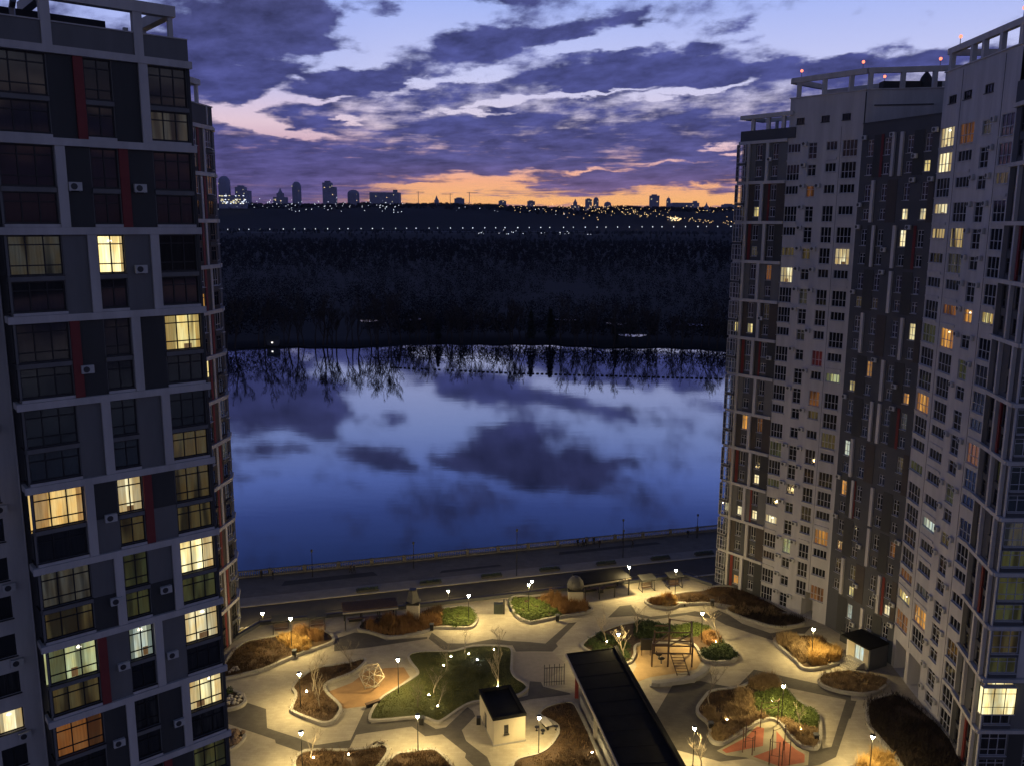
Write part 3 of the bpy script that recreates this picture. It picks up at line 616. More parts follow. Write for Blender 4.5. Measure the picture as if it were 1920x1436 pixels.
# open frame above the middle and the bay
def frame_run(root, pts, z0, z1, bm, posts, wdt=.55):
    b = MB()
    for p, q in zip(pts[:-1], pts[1:]): b.bar((*p, z1 + .35), (*q, z1 + .35), .6, .7)
    b.build('roof_beam', bm, root)
    for (x, y) in posts: MB().box(x - wdt / 2, x + wdt / 2, y - wdt / 2, y + wdt / 2, z0, z1 + .05).build('roof_post', bm, root)
def along(p, q, ts): return [lerp2(p, q, t) for t in ts]
fr1 = [off(RP[1], RP[2], .2)[0], off(RP[1], RP[2], .2)[1], (60.3, 120.4)]
frame_run(tr, fr1, 78, 80.2, M_white, along(fr1[0], fr1[1], (.1, .45, .8)) + along(fr1[1], fr1[2], (.03, .36, .68, .97)))
bk1 = [off(RP[1], RP[2], 9)[0], off(RP[1], RP[2], 9)[1], (64.5, 128.5)]
frame_run(tr, bk1, 77.9, 79.4, M_white, along(bk1[0], bk1[1], (.1, .55, .9)) + along(bk1[1], bk1[2], (.3, .7)))
frame_run(tr, [fr1[0], bk1[0]], 78, 80.15, M_white, [])
MB().lathe([(.9, 0), (1.0, 1.2), (.7, 2.0), (.25, 2.6), (.1, 2.8)], 8, (56.5, 124.0, 77.9)).build('roof_cowl', M_dark, tr)
MB().box(50.5, 58.5, 123.5, 125.0, 77.8, 79.3).build('roof_plant', M_dark, tr)
i1 = [off(RP[0], RP[1], .5), off(RP[1], RP[2], .5), off(RP[2], RP[3], .5)]
core(tr, [i1[0][0], i1[0][1], (41.0, 133.2), (47.4, 142.0), (42, 146)], 0, 72.3, M_dark, 'core')
core(tr, [(41.25, 132.35), (47.9, 124.2), (60.0, 121.0), (62, 131), (50, 143)], 4.6, 77.9, M_dark, 'core')
core(tr, [off(RP[2], RP[3], .55)[0], off(RP[2], RP[3], .55)[1], (64, 116), (59.0, 120.0)], 0, 73.3, M_dark, 'core')
# obstruction lights
M_obs = mat('obstruction_light', (.3, .05, .04), .4, .1, 3, emit=(1, .20, .11), es=2.6)
def obstr(root, x, y, z):
    o = MB().tube([(x, y, z), (x, y, z + .75)], [.05, .05], 5).build('obstruction_light', M_metal, root); MB().ball((x, y, z + .95), .21, 8, 5).build('lens', M_obs, o, local=True)
for t_, (a, b_) in ((.12, (fr1[0], fr1[1])), (.93, (fr1[0], fr1[1])), (.72, (fr1[1], fr1[2]))): obstr(tr, *lerp2(a, b_, t_), 80.85)
obstr(tr, *lerp2(bk1[0], bk1[1], .8), 80.05)
# ------------------------------------------------------------------ near block, right
tn = thing('apartment_tower', 'near right pale tower with white legs, dark banded corner and glazed bay', 'building', (60, 100, 0))
F5 = Facade(tn, RP[3], RP[4]); F6 = Facade(tn, RP[4], RP[5]); F7 = Facade(tn, RP[5], (63.0, 85.4))
for k in range(0, 24):
    z = 3 * k
    for (a, w, c) in ((.25, 3.6, 4), (5.35, 3.4, 4), (14.8, 2.6, 3)):
        if k < 2 and a < 6: continue
        t = rr.random() < .6
        if t: F5.win(a, z + .35, w, 2.35, c, (.42, .58), M_frw, .16)
        else: F5.win(a, z + 1.35, w, 1.25, c, (1.0,), M_frw, .16)
    lg = (k % 2) ^ ((k // 4) % 2)
    F5.win(10.65, z + (.3 if lg else .95), 2.0, 2.3 if lg else 1.55, 2, (.32, .45, .23) if lg else (.68, .32), M_frw, .2)
    if rr.random() < .7: acunit(F5, 9.75, z + 2.1)
    if rr.random() < .7: acunit(F5, 13.4, z + 2.1)
for a in (1.6, 5.4, 10.4): F5.win(a, 74.4, 2.0, .95, 3, (1.0,), M_frd, .2)
F5.hole(.9, .02, 3.4, 4.3, 3.2); F5.hole(5.2, .02, 3.6, 4.6, 3.2)
F5.wall(0, F5.len, 0, 78.3, M_white2, 'pale_wall')
for k in range(2, 24):
    for (a, w) in ((.2, 3.7), (5.3, 3.5), (14.75, 2.7)):
        if rr.random() < .4: F5.part('balcony_front', MB().box(a, a + w, -.12, -.003, 3 * k + .02, 3 * k + .31), M_white2)
F5.part('coping', MB().box(-.05, F5.len + .05, -.15, .3, 78.3, 78.45), M_white); F5.part('joint', MB().box(4.75, 4.82, -.03, -.001, 5, 78), M_midgrey); F5.part('joint', MB().box(14.4, 14.47, -.03, -.001, 1, 78), M_midgrey)
for k in range(0, 12):
    z0 = 6 * k + .45; z1 = 6 * k + 5.99
    for (a, w) in ((1.6, .9), (5.2, 1.0)): F6.win(a, z0 + 3.1, w, 2.3, 2, (.3, .7), M_frd, .18); F6.win(a, z0 + .6, w, 1.6, 2, (.7, .3), M_frd, .18)
    if k < 11:
        F7.win(.42, z0 + 2.75, 2.85, 2.6, 3, (.27, .50, .23), M_frw, .16); F7.win(.42, z0 + .5, 2.85, 1.8, 3, (.72, .28), M_frw, .16)
        F7.win(5.2, z0 + 2.75, 2.4, 2.6, 3, (.27, .50, .23), M_frw, .16); F7.win(5.2, z0 + .5, 2.4, 1.8, 3, (.72, .28), M_frw, .16)
F6.wall(0, F6.len, 0, 72.2, M_midgrey, 'corner_wall'); F7.wall(0, F7.len, 0, 72.2, M_grey, 'end_wall')
for k in range(0, 12):
    z0 = 6 * k + .45; z1 = 6 * k + 5.99
    F6.part('band', MB().box(-.05, F6.len + .2, -.4, -.002, 6 * k + 6.0, 6 * k + 6.42), M_white); F7.part('band', MB().box(-.3, 12.2, -.4, -.002, 6 * k + 6.01, 6 * k + 6.41), M_white)
    for a in ((3.6, 6.9), (2.9, 6.6), (4.1, 7.1))[k % 3]: F6.part('column', MB().box(a, a + .45, -.38, -.004, z0, z1), M_white)
    F6.part('panel', MB().box(.05, 1.5, -.05, -.005, z0, z1), (M_dark, M_midgrey)[k % 2])
    if k % 3 == 0: F6.part('red_strip', MB().box(4.6, 5.1, -.2, -.005, z0, z1), M_red2)
    F7.part('panel', MB().box(3.4, 5.05, -.05, -.005, z0, z1), (M_dark, M_grey, M_white)[k % 3]); F7.part('spandrel', MB().box(.3, 3.35, -.1, -.004, 6 * k + 2.8, 6 * k + 3.15), M_midgrey); F7.part('sill_band', MB().box(.3, 3.35, -.14, -.004, 6 * k + .46, 6 * k + .9), M_midgrey)
    F7.part('corner_post', MB().box(.02, .14, -.3, -.004, z0, z1), M_frw)
F6.part('parapet', MB().box(0, F6.len, -.2, .1, 72.45, 74.6), M_midgrey); F7.part('parapet', MB().box(0, 12, -.2, .1, 72.45, 74.6), M_midgrey)
# lit glazed bay at the corner, second group from the ground
BX = MB()
for (za, zb) in ((8.55, 11.55),):
    F7.part('bay_floor', MB().box(-.35, 3.3, -.75, -.02, za - .12, za), M_white); F7.part('bay_roof', MB().box(-.35, 3.3, -.75, -.02, zb, zb + .1), M_white)
    fb = MB()
    for x in (-.32, .88, 2.08, 3.22): fb.box(x - .04, x + .04, -.74, -.66, za, zb)
    for z in (za + .82, zb - .62): fb.box(-.3, 3.2, -.73, -.67, z - .03, z + .03)
    for y in (-.7, -.06): fb.box(-.35, -.29, y - .03, y + .03, za, zb)
    w_ = F7.part('bay_window', fb, M_frd)
    pn = MB().add([(-.3, -.70, za), (3.2, -.70, za), (3.2, -.70, zb), (-.3, -.70, zb)], [(0, 1, 2, 3)]).add([(-.32, -.05, za), (-.32, -.68, za), (-.32, -.68, zb), (-.32, -.05, zb)], [(0, 1, 2, 3)]).build('bay_pane', LIT['Y']); pn.parent = w_
n1 = [off(RP[3], RP[4], .5), off(RP[4], RP[5], .5)]
core(tn, [(n1[0][0][0] + .1, n1[0][0][1]), n1[0][1], (66, 93.3), (66, 111)], 5.0, 78.2, M_dark, 'core')
core(tn, [(n1[1][0][0] + .2, n1[1][0][1] - .2), (51.4, 85.95), (66, 85.95), (66, 93.0)], 0, 72.4, M_dark, 'core')
fr2 = [off(RP[3], RP[4], .3)[0], off(RP[3], RP[4], .3)[1]]; bk2 = [off(RP[3], RP[4], 9)[0], off(RP[3], RP[4], 9)[1]]
frame_run(tn, [fr2[0], lerp2(*fr2, .5), fr2[1]], 78.3, 80.4, M_white, along(*fr2, (.05, .35, .5, .72, .95)))
frame_run(tn, [fr2[1], (65.0, 96.4)], 78.3, 80.42, M_white, along(fr2[1], (65.0, 96.4), (.35, .7)))
frame_run(tn, bk2, 78.3, 79.6, M_white, along(*bk2, (.05, .35, .65, .95))); frame_run(tn, [fr2[0], bk2[0]], 78.3, 80.35, M_white, [])
for p, z in ((lerp2(*fr2, .14), 81.1), (lerp2(*fr2, .93), 81.1), (lerp2(*bk2, .5), 80.3)): obstr(tn, *p, z)
finish_windows()
# ================================================================== ground of the estate and the embankment
M_pave = mat('light_paving', (.42, .375, .29), .85, .16, .22, bump=.25, bscale=9)
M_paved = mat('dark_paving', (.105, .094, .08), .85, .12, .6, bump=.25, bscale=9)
M_conc = mat('concrete', (.30, .29, .27), .9, .14, .8, bump=.3, bscale=12)
M_kerb = mat('kerb_concrete', (.34, .32, .28), .9, .14, 1.2, bump=.3, bscale=12)
M_asph = mat('asphalt', (.05, .045, .037), .9, .2, .5, bump=.3, bscale=30)
M_prom = mat('promenade_paving', (.155, .138, .112), .9, .15, .35, bump=.2, bscale=10)
M_strip = mat('pale_slab_strip', (.22, .20, .165), .9, .15, .6, bump=.2, bscale=10)
M_verge = mat('dry_verge', (.17, .145, .085), .95, .3, .8, bump=.4, bscale=10, col2=(.10, .09, .05))
M_soil = mat('bark_mulch', (.060, .036, .020), .95, .35, 2.5, bump=.6, bscale=14)
M_lawn = mat('lawn_soil', (.085, .095, .026), .95, .35, .7, bump=.6, bscale=14, col2=(.05, .06, .018))
M_sand = mat('orange_play_surface', (.30, .18, .085), .95, .15, .9, bump=.3, bscale=14)
M_redfl = mat('red_rubber_floor', (.34, .105, .06), .9, .15, 1.2, bump=.2, bscale=20)
M_black = mat('black_metal', (.012, .012, .013), .45, .1, 4)
M_roofd = mat('dark_roof_membrane', (.013, .013, .014), .95, .25, .5, bump=.15, bscale=5, spec=.15)
M_beige = mat('beige_render', (.48, .43, .32), .85, .08, .7, bump=.2, bscale=14)
M_wood = mat('brown_timber', (.085, .050, .030), .7, .25, 3, stretch=(1, 1, .2))
def pavers(m, sx, sy, amt):
    n = NB(m.node_tree); p = m.node_tree.nodes['Principled BSDF']; src = p.inputs['Base Color'].links[0].from_socket
    t = n.n('ShaderNodeTexCoord'); br = n.n('ShaderNodeTexBrick'); n.link(t.outputs['Object'], br.inputs[0]); br.inputs['Scale'].default_value = 1.0
    br.inputs['Brick Width'].default_value = sx; br.inputs['Row Height'].default_value = sy; br.inputs['Mortar Size'].default_value = .018; br.inputs['Bias'].default_value = 0
    br.inputs['Color1'].default_value = (1, 1, 1, 1); br.inputs['Color2'].default_value = (1 - amt, 1 - amt, 1 - amt, 1); br.inputs['Mortar'].default_value = (.84, .83, .80, 1)
    st = n.mr(n.noise(t.outputs['Object'], .55, 7, .68), .42, .72, 1.0, .86)
    n.link(n.mix(1.0, n.mix(1.0, src, br.outputs[0], 'MULTIPLY'), n.xyz(st, st, st), 'MULTIPLY'), p.inputs['Base Color'])
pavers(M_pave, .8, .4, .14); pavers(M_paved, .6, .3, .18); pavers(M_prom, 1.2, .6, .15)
ED2 = [(-38.5, 122.4), (30.4, 141.7), (34.5, 137.6)]
pod = [(-90, 110), (-42.0, 114.5), *ED2, (37.0, 139.5), (90, 150), (95, -20), (-95, -20)]
b = MB().prism(pod, -6, 0); o = b.build('courtyard_pavement', M_pave); tag(o, kind='structure')
# lower ground behind the podium
lo = [emb(-300, -60), emb(400, -60), emb(400, -.3), emb(-300, -.3)]
tag(MB().prism(lo, -9, -3.2).build('embankment_ground', M_verge), kind='structure')
def strip(name, b0, b1, z, m, a0=-280, a1=380): tag(MB().sheet([emb(a0, b0), emb(a1, b0), emb(a1, b1), emb(a0, b1)], z).build(name, m), kind='structure')
strip('road', -21.2, -13.6, -3.196, M_asph); strip('footway', -13.2, -10.0, -3.08, M_strip); strip('promenade', -9.95, -1.2, -3.12, M_prom)
tag(MB().prism([emb(-280, -13.6), emb(380, -13.6), emb(380, -13.2), emb(-280, -13.2)], -3.3, -3.06).build('road_kerb', M_kerb), kind='structure')
tag(MB().prism([emb(-280, -21.6), emb(380, -21.6), emb(380, -21.2), emb(-280, -21.2)], -3.3, -3.08).build('road_kerb', M_kerb), kind='structure')
# long patched repairs on the promenade
for i, (a, bb, l, w) in enumerate(((8, -6.4, 17, 2.2), (36, -8.0, 12, 1.2), (60, -5.2, 22, 1.5), (-30, -7, 20, 2))):
    tag(MB().sheet([emb(a, bb), emb(a + l, bb + .3), emb(a + l * .96, bb + w), emb(a + .6, bb + w * .9)], -3.112).build('promenade_patch', M_asph), kind='structure')
# river balustrade
M_bal = mat('weathered_stone', (.17, .16, .145), .9, .2, .8, bump=.3, bscale=12)
bal = thing('river_balustrade', 'long stone balustrade with piers along the river promenade', 'balustrade', (*emb(24, -.9), -3.12))
def strip_part(name, a0, a1, b0, b1, z0, z1, m): return MB().prism([emb(a0, b0), emb(a1, b0), emb(a1, b1), emb(a0, b1)], z0, z1).build(name, m, bal)
strip_part('plinth', -130, 190, -1.15, -.65, -3.2, -2.85, M_bal); strip_part('coping', -130, 190, -1.12, -.68, -2.02, -1.86, M_bal)
bb_ = MB()
for i in range(-60, 500):
    a = i * .34
    if (i % 18) == 0: continue
    x, y = emb(a, -.9); bb_.box(x - .07, x + .07, y - .07, y + .07, -2.85, -2.02)
tag(bb_.build('balusters', M_bal, bal), kind='stuff')
pm_ = MB().box(-.28, .28, -.28, .28, -3.12, -1.78).mesh('pier'); pm_.materials.append(M_bal)
for i in range(-3, 28): inst('pier', pm_, bal, Matrix.Translation((*emb(i * 6.12, -.9), 0)) @ Matrix.Rotation(.274, 4, 'Z'))
tag(MB().prism([emb(-300, -.4), emb(400, -.4), emb(400, .6), emb(-300, .6)], -9, -3.25).build('quay_wall', M_conc), kind='structure')
# podium rim wall with rail
rim = thing('rim_wall', 'low dark rim wall with rail along the courtyard edge above the road', 'wall', (-4, 132, 0))
def wallseg(name, p, q, t, z0, z1, m, par):
    d = Vector((q[0] - p[0], q[1] - p[1])).normalized(); n = Vector((-d.y, d.x)) * t / 2
    return MB().prism([(p[0] - n.x, p[1] - n.y), (q[0] - n.x, q[1] - n.y), (q[0] + n.x, q[1] + n.y), (p[0] + n.x, p[1] + n.y)], z0, z1).build(name, m, par)
ri = [(-40.6, 116.2), (-38.0, 121.9), (30.1, 140.9), (34.0, 137.0)]
for p, q in zip(ri[:-1], ri[1:]):
    wallseg('wall', p, q, .3, 0, .55, M_midgrey, rim); wallseg('rail', p, q, .07, 1.02, 1.08, M_black, rim); wallseg('coping', p, q, .38, .55, .61, M_black, rim)
    n_ = int(math.dist(p, q) / 2.4)
    for i in range(n_ + 1): x, y = lerp2(p, q, i / max(n_, 1)); MB().box(x - .03, x + .03, y - .03, y + .03, .6, 1.03).build('rail_post', M_black, rim)
# dark paving laid into the light
def chaikin(p, n=2):
    for _ in range(n):
        r = []
        for i in range(len(p)): a, c = p[i], p[(i + 1) % len(p)]; r += [lerp2(a, c, .25), lerp2(a, c, .75)]
        p = r
    return p
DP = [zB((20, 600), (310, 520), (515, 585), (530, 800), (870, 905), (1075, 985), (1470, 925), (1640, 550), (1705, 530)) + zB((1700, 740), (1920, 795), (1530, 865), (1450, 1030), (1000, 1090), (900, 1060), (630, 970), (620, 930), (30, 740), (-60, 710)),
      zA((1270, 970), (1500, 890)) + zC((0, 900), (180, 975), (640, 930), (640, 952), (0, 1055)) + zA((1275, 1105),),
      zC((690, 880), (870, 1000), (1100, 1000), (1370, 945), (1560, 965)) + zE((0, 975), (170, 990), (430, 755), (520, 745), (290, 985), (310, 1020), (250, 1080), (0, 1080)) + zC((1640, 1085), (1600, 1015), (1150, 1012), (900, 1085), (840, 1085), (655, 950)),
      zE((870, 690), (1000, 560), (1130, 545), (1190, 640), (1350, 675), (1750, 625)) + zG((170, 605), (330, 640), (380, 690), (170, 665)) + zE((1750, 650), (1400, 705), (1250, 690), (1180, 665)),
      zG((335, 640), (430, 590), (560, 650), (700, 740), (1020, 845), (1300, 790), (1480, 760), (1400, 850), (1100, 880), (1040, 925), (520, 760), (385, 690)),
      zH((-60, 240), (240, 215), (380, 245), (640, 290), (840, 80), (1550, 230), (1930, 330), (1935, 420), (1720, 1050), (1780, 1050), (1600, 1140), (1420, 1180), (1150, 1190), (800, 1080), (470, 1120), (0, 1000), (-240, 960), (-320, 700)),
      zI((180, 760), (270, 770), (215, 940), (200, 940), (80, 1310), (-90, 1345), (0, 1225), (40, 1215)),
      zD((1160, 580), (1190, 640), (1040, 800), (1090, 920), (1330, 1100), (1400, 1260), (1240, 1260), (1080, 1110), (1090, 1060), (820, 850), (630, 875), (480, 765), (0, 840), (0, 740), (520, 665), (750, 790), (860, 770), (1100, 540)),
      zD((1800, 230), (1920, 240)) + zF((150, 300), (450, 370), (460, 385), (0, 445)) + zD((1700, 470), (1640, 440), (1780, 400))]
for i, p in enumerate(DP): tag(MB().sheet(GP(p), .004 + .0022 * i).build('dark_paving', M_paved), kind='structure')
# light insets left of the gym beds
tag(MB().sheet(GP(zH((1190, 275), (1880, 410), (1720, 940), (1620, 960), (1600, 640), (1280, 400))), .0235).build('light_paving', M_pave), kind='structure')
tag(MB().sheet(GP(zE((-200, 1090), (250, 1090), (380, 1200)) + zF((330, 130), (150, 250), (-190, 230))), .0245).build('sports_floor', mat('sports_floor', (.30, .26, .21), .8, .1, 1.5)), kind='structure')
tag(MB().sheet(GP(zB((1200, 390), (1480, 280), (1640, 150)) + zD((190, 110), (380, 100), (450, 210), (250, 370), (100, 460), (0, 520)) + zB((1640, 540), (1390, 575), (1240, 450))), .0255).build('play_surface', M_sand), kind='structure')
tag(MB().sheet(GP([(1197, 1207), (1250, 1202), (1310, 1205), (1323, 1232), (1312, 1250), (1287, 1256), (1250, 1262), (1225, 1266), (1203, 1275), (1190, 1262), (1200, 1246), (1193, 1225)]), .0265).build('play_surface', mat('tan_play_surface', (.38, .26, .13), .95, .15, .9, bump=.3, bscale=14)), kind='structure')
GY = [zH((490, 990), (750, 850), (880, 720), (960, 740), (950, 940), (540, 1025)), zH((840, 1060), (1100, 960), (1100, 770), (1200, 880), (1330, 980), (1420, 1030), (1420, 1120), (1150, 1170))]
tag(MB().sheet(GP(zH((430, 1000), (740, 830), (900, 680), (1040, 650), (1130, 690), (1220, 840), (1340, 950), (1470, 1000), (1460, 1150), (1150, 1200), (760, 1070), (540, 1050))), .0275).build('gym_border', mat('gym_border', (.30, .27, .19), .9, .1, 1)), kind='structure')
for g in GY: tag(MB().sheet(GP(g), .0315).build('gym_floor', M_redfl), kind='structure')
# ------------------------------------------------------------------ planting beds
def inset(p, d):
    n = len(p); A_ = sum(p[i][0] * p[(i + 1) % n][1] - p[(i + 1) % n][0] * p[i][1] for i in range(n)); sg = 1 if A_ > 0 else -1; r = []
    for i in range(n):
        a, c, e = Vector(p[i - 1]), Vector(p[i]), Vector(p[(i + 1) % n]); u = (c - a); w = (e - c)
        u = u.normalized() if u.length > 1e-6 else w.normalized(); w = w.normalized() if w.length > 1e-6 else u
        m_ = Vector((-(u.y + w.y), u.x + w.x)) * sg
        if m_.length < .2: m_ = Vector((-w.y, w.x)) * sg
        m_.normalize(); k = max(.5, m_.dot(Vector((-w.y, w.x)) * sg)); r.append(tuple(c + m_ * d / k))
    return r
def ring(mb, out, inn, z0, z1):
    n = len(out)
    mb.add([(x, y, z0) for x, y in out] + [(x, y, z1) for x, y in out] + [(x, y, z1) for x, y in inn] + [(x, y, z0) for x, y in inn],
           [f for i in range(n) for j in ((i + 1) % n,) for f in ((i, j, n + j, n + i), (n + i, n + j, 2 * n + j, 2 * n + i), (2 * n + i, 2 * n + j, 3 * n + j, 3 * n + i))]); return mb
BEDS = {}
def bed(key, label, px, soil=None, kh=.42, kw=.38, smooth=2, name='planting_bed', cat='planter'):
    p = GP(px)
    A_ = sum(p[i][0] * p[(i + 1) % len(p)][1] - p[(i + 1) % len(p)][0] * p[i][1] for i in range(len(p)))
    if A_ < 0: p = p[::-1]
    p = chaikin(p, smooth); q = inset(p, kw)
    c = np.mean(p, 0); t = thing(name, label, cat, (c[0], c[1], 0)); BEDS[key] = (q, t)
    k = ring(MB(), p, q, 0, kh).build('kerb', M_kerb, t)
    MB().sheet(q, kh - .13).build('soil', soil or M_soil, t); return t
bed('NW', 'brown bed with low dark shrubs beside the far left tower', [(452, 1212), (500, 1203)] + zA((590, 960), (760, 905), (860, 850), (1100, 860), (1260, 930), (1290, 1000), (1230, 1040), (1050, 1105), (850, 1175)) + zB((720, 60), (500, 165), (300, 215), (0, 290), (-60, 250)))
bed('ISL', 'curved kerbed bed with two bare trees west of the climbing dome', zB((780, 370), (860, 270), (1050, 130), (1200, 110), (1450, 70), (1620, 10), (1660, 60), (1500, 200), (1210, 300), (1180, 370), (1240, 440), (1390, 570), (1340, 680), (1280, 745), (1170, 775), (1080, 755), (780, 640), (785, 590), (850, 440)))
bed('LAWN', 'large kidney shaped lawn with small trees and ground lights', zC((400, 1140), (570, 1100), (850, 1095), (950, 1095), (1150, 1025), (1540, 1028), (1610, 1060)) + zD((1610, 0), (1600, 190), (1810, 300), (1750, 385), (1640, 435), (1400, 480), (1280, 488), (1110, 515), (850, 705), (760, 745), (610, 680), (500, 680), (20, 735), (-30, 690), (80, 480), (250, 370), (480, 225), (545, 175), (440, 60)), M_lawn, .30, .35, name='lawn', cat='lawn')
bed('C1', 'bed with tall tawny grass and green shrubs by the first vent shaft', zA((1500, 880), (1580, 770)) + zC((0, 735), (540, 690), (760, 625), (1000, 590), (1150, 590), (1170, 660), (1215, 730), (1180, 820), (1100, 850), (720, 840), (650, 880), (560, 905), (380, 945), (180, 970), (0, 905)))
bed('C2', 'bed with green ground cover and tawny grass by the domed vent', zC((1540, 490), (1700, 465)) + zE((0, 480), (240, 440), (600, 540), (720, 600), (690, 640), (400, 695), (280, 715), (0, 775)) + zC((1800, 775), (1690, 745), (1590, 660)))
bed('NE', 'bed of dark brown shrubs below the far right block', zE((1250, 510), (1340, 470), (1560, 440), (1760, 400)) + zG((270, 390), (380, 330), (640, 340), (900, 445), (1100, 560), (1290, 650), (1180, 645), (540, 570), (400, 545), (300, 535), (0, 550)) + zE((1620, 592), (1350, 580)))
bed('LENS', 'lens shaped bed of dark shrubs edged with tan grass', zG((500, 600), (640, 565), (900, 585), (1250, 650), (1410, 705), (1420, 745), (1320, 785), (1050, 805), (700, 695), (560, 640)))
bed('PLAY', 'green hedge bed curling round the timber climbing frame', zE((535, 1060), (620, 950), (800, 860), (1000, 780), (1270, 740), (1500, 770), (1650, 790), (1800, 745)) + zG((150, 745), (350, 790), (450, 900), (510, 960), (640, 1060), (675, 1130), (590, 1195), (260, 1205), (190, 1040), (120, 985), (-60, 960), (-100, 990), (-230, 990), (-440, 1000), (-500, 1040), (-480, 1130), (-560, 1240), (-700, 1200)))
bed('E1', 'bed of golden grass with a lamp beside the entrance hut', [(1452, 1198), (1463, 1188), (1497, 1185), (1540, 1187), (1592, 1216), (1587, 1236), (1572, 1241), (1545, 1249), (1523, 1252), (1508, 1249), (1498, 1236), (1480, 1222)])
bed('E2', 'oval bed of russet grass below the entrance steps', [(1537, 1266), (1547, 1258), (1570, 1254), (1597, 1250), (1642, 1259), (1677, 1268), (1671, 1282), (1645, 1297), (1600, 1297), (1560, 1288), (1541, 1278)])
bed('MID', 'large bed of tan grass and green juniper behind the outdoor gym', zH((180, 540), (260, 430), (340, 330), (640, 310), (780, 245), (830, 185), (1080, 175), (1210, 290), (1280, 390), (1560, 585), (1610, 650), (1615, 975), (1480, 990), (1330, 940), (1200, 785), (1120, 685), (1030, 655), (920, 690), (860, 720), (650, 850), (480, 965), (320, 905), (345, 720), (200, 620)))
bed('SE', 'long black bed of unlit shrubs under the near right tower', zI((350, 830), (380, 790), (480, 740), (660, 700), (860, 830), (1060, 990), (1190, 1125), (1330, 1420), (1400, 1600), (800, 1600), (620, 1290), (560, 1240), (440, 1100), (370, 1020)))
bed('S1', 'brown shrub bed at the lower left with a lamp behind it', zB((800, 1230), (880, 1090), (1050, 1050), (1500, 1060), (1850, 990)) + zD((0, 990), (180, 980), (250, 1050), (200, 1150), (60, 1330), (-300, 1400), (-800, 1400)))
bed('S2', 'tufted brown shrub bed at the bottom by the winding path', zD((130, 1240), (300, 1080), (430, 1075), (620, 1040), (760, 1030), (870, 1120), (960, 1240), (1000, 1400), (100, 1400)))
bed('S3', 'large russet mulch bed left of the black roof', [(962, 1445), (972, 1424), (1018, 1415), (1040, 1398), (1054, 1372), (1046, 1358), (1012, 1345), (1022, 1329), (1050, 1319), (1084, 1315), (1096, 1335), (1140, 1430), (1160, 1480), (960, 1480)])
bed('W1', 'small stone bed against the near left tower', zB((-40, 350), (120, 390), (270, 435), (315, 520), (230, 595), (20, 640), (-40, 640)))
bed('W2', 'small boulder bed at the lower left edge', zB((-40, 860), (250, 845), (315, 905), (230, 1015), (60, 1125), (-40, 1130)))
# ================================================================== vegetation
M_gold = mat('golden_grass', (.34, .20, .055), .9, .25, 1.5, col2=(.46, .29, .10))
M_tawny = mat('tawny_grass', (.25, .125, .045), .9, .25, 1.5, col2=(.34, .19, .075))
M_tan = mat('tan_grass', (.27, .18, .085), .9, .25, 1.5, col2=(.36, .25, .13))
M_russ = mat('russet_twigs', (.075, .042, .022), .95, .3, .9, col2=(.15, .09, .045))
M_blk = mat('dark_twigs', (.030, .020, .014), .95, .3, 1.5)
M_leaf = mat('green_leaves', (.075, .115, .022), .8, .35, 2.0, col2=(.13, .17, .035))
M_leafd = mat('dark_green_leaves', (.035, .062, .018), .8, .35, 2.0, col2=(.06, .09, .025))
M_turf = mat('turf_blades', (.10, .115, .028), .9, .35, .5, col2=(.15, .15, .05))
M_bark = mat('pale_bark', (.24, .20, .15), .9, .2, 6, stretch=(1, 1, .3))
M_barkd = mat('dark_bark', (.045, .035, .028), .95, .25, 6, stretch=(1, 1, .3))
def inpoly(pts, poly):
    x, y = pts[:, 0], pts[:, 1]; r = np.zeros(len(pts), bool); n = len(poly); j = n - 1
    for i in range(n):
        xi, yi = poly[i]; xj, yj = poly[j]; c = ((yi > y) != (yj > y)) & (x < (xj - xi) * (y - yi) / (yj - yi + 1e-12) + xi); r ^= c; j = i
    return r
def scatter(poly, n):
    p = np.array(poly); lo_, hi_ = p.min(0), p.max(0); out = np.zeros((0, 2))
    while len(out) < n: q = RNG.uniform(lo_, hi_, (n * 3, 2)); q = q[inpoly(q, poly)]; out = np.concatenate([out, q]) if len(q) else out
    return out[:n]
def blades(pts, z0, h, per, spread, width, lean=.35, hv=.3):
    """tufts of narrow blades: two-segment tapering triangles"""
    n = len(pts); P_ = np.repeat(pts, per, 0); m = len(P_); a = RNG.uniform(0, 2 * np.pi, m)
    base = np.stack([P_[:, 0] + RNG.normal(0, spread, m), P_[:, 1] + RNG.normal(0, spread, m), np.full(m, z0)], 1)
    th = np.repeat(RNG.uniform(1 - hv, 1 + hv, n) * (.45 + 1.1 * vnoise(pts[:, 0], pts[:, 1], 1.1, 31)), per); hh = h * th * RNG.uniform(.6, 1.1, m)
    d = np.stack([np.cos(a), np.sin(a), np.zeros(m)], 1); s_ = np.stack([-np.sin(a), np.cos(a), np.zeros(m)], 1)
    l = (RNG.uniform(.1, 1, m) * lean)[:, None] * hh[:, None]; w = (width * RNG.uniform(.6, 1.2, m))[:, None]; up = np.array([[0, 0, 1.]])
    v0 = base - s_ * w / 2; v1 = base + s_ * w / 2; mid = base + d * l * .35 + up * hh[:, None] * .6; v2 = mid + s_ * w * .4; v3 = mid - s_ * w * .4; v4 = base + d * l + up * hh[:, None]
    V = np.stack([v0, v1, v2, v3, v4], 1).reshape(-1, 3); k = np.arange(m)[:, None] * 5
    return V, np.concatenate([k + np.array([[0, 1, 2]]), k + np.array([[0, 2, 3]]), k + np.array([[3, 2, 4]])])
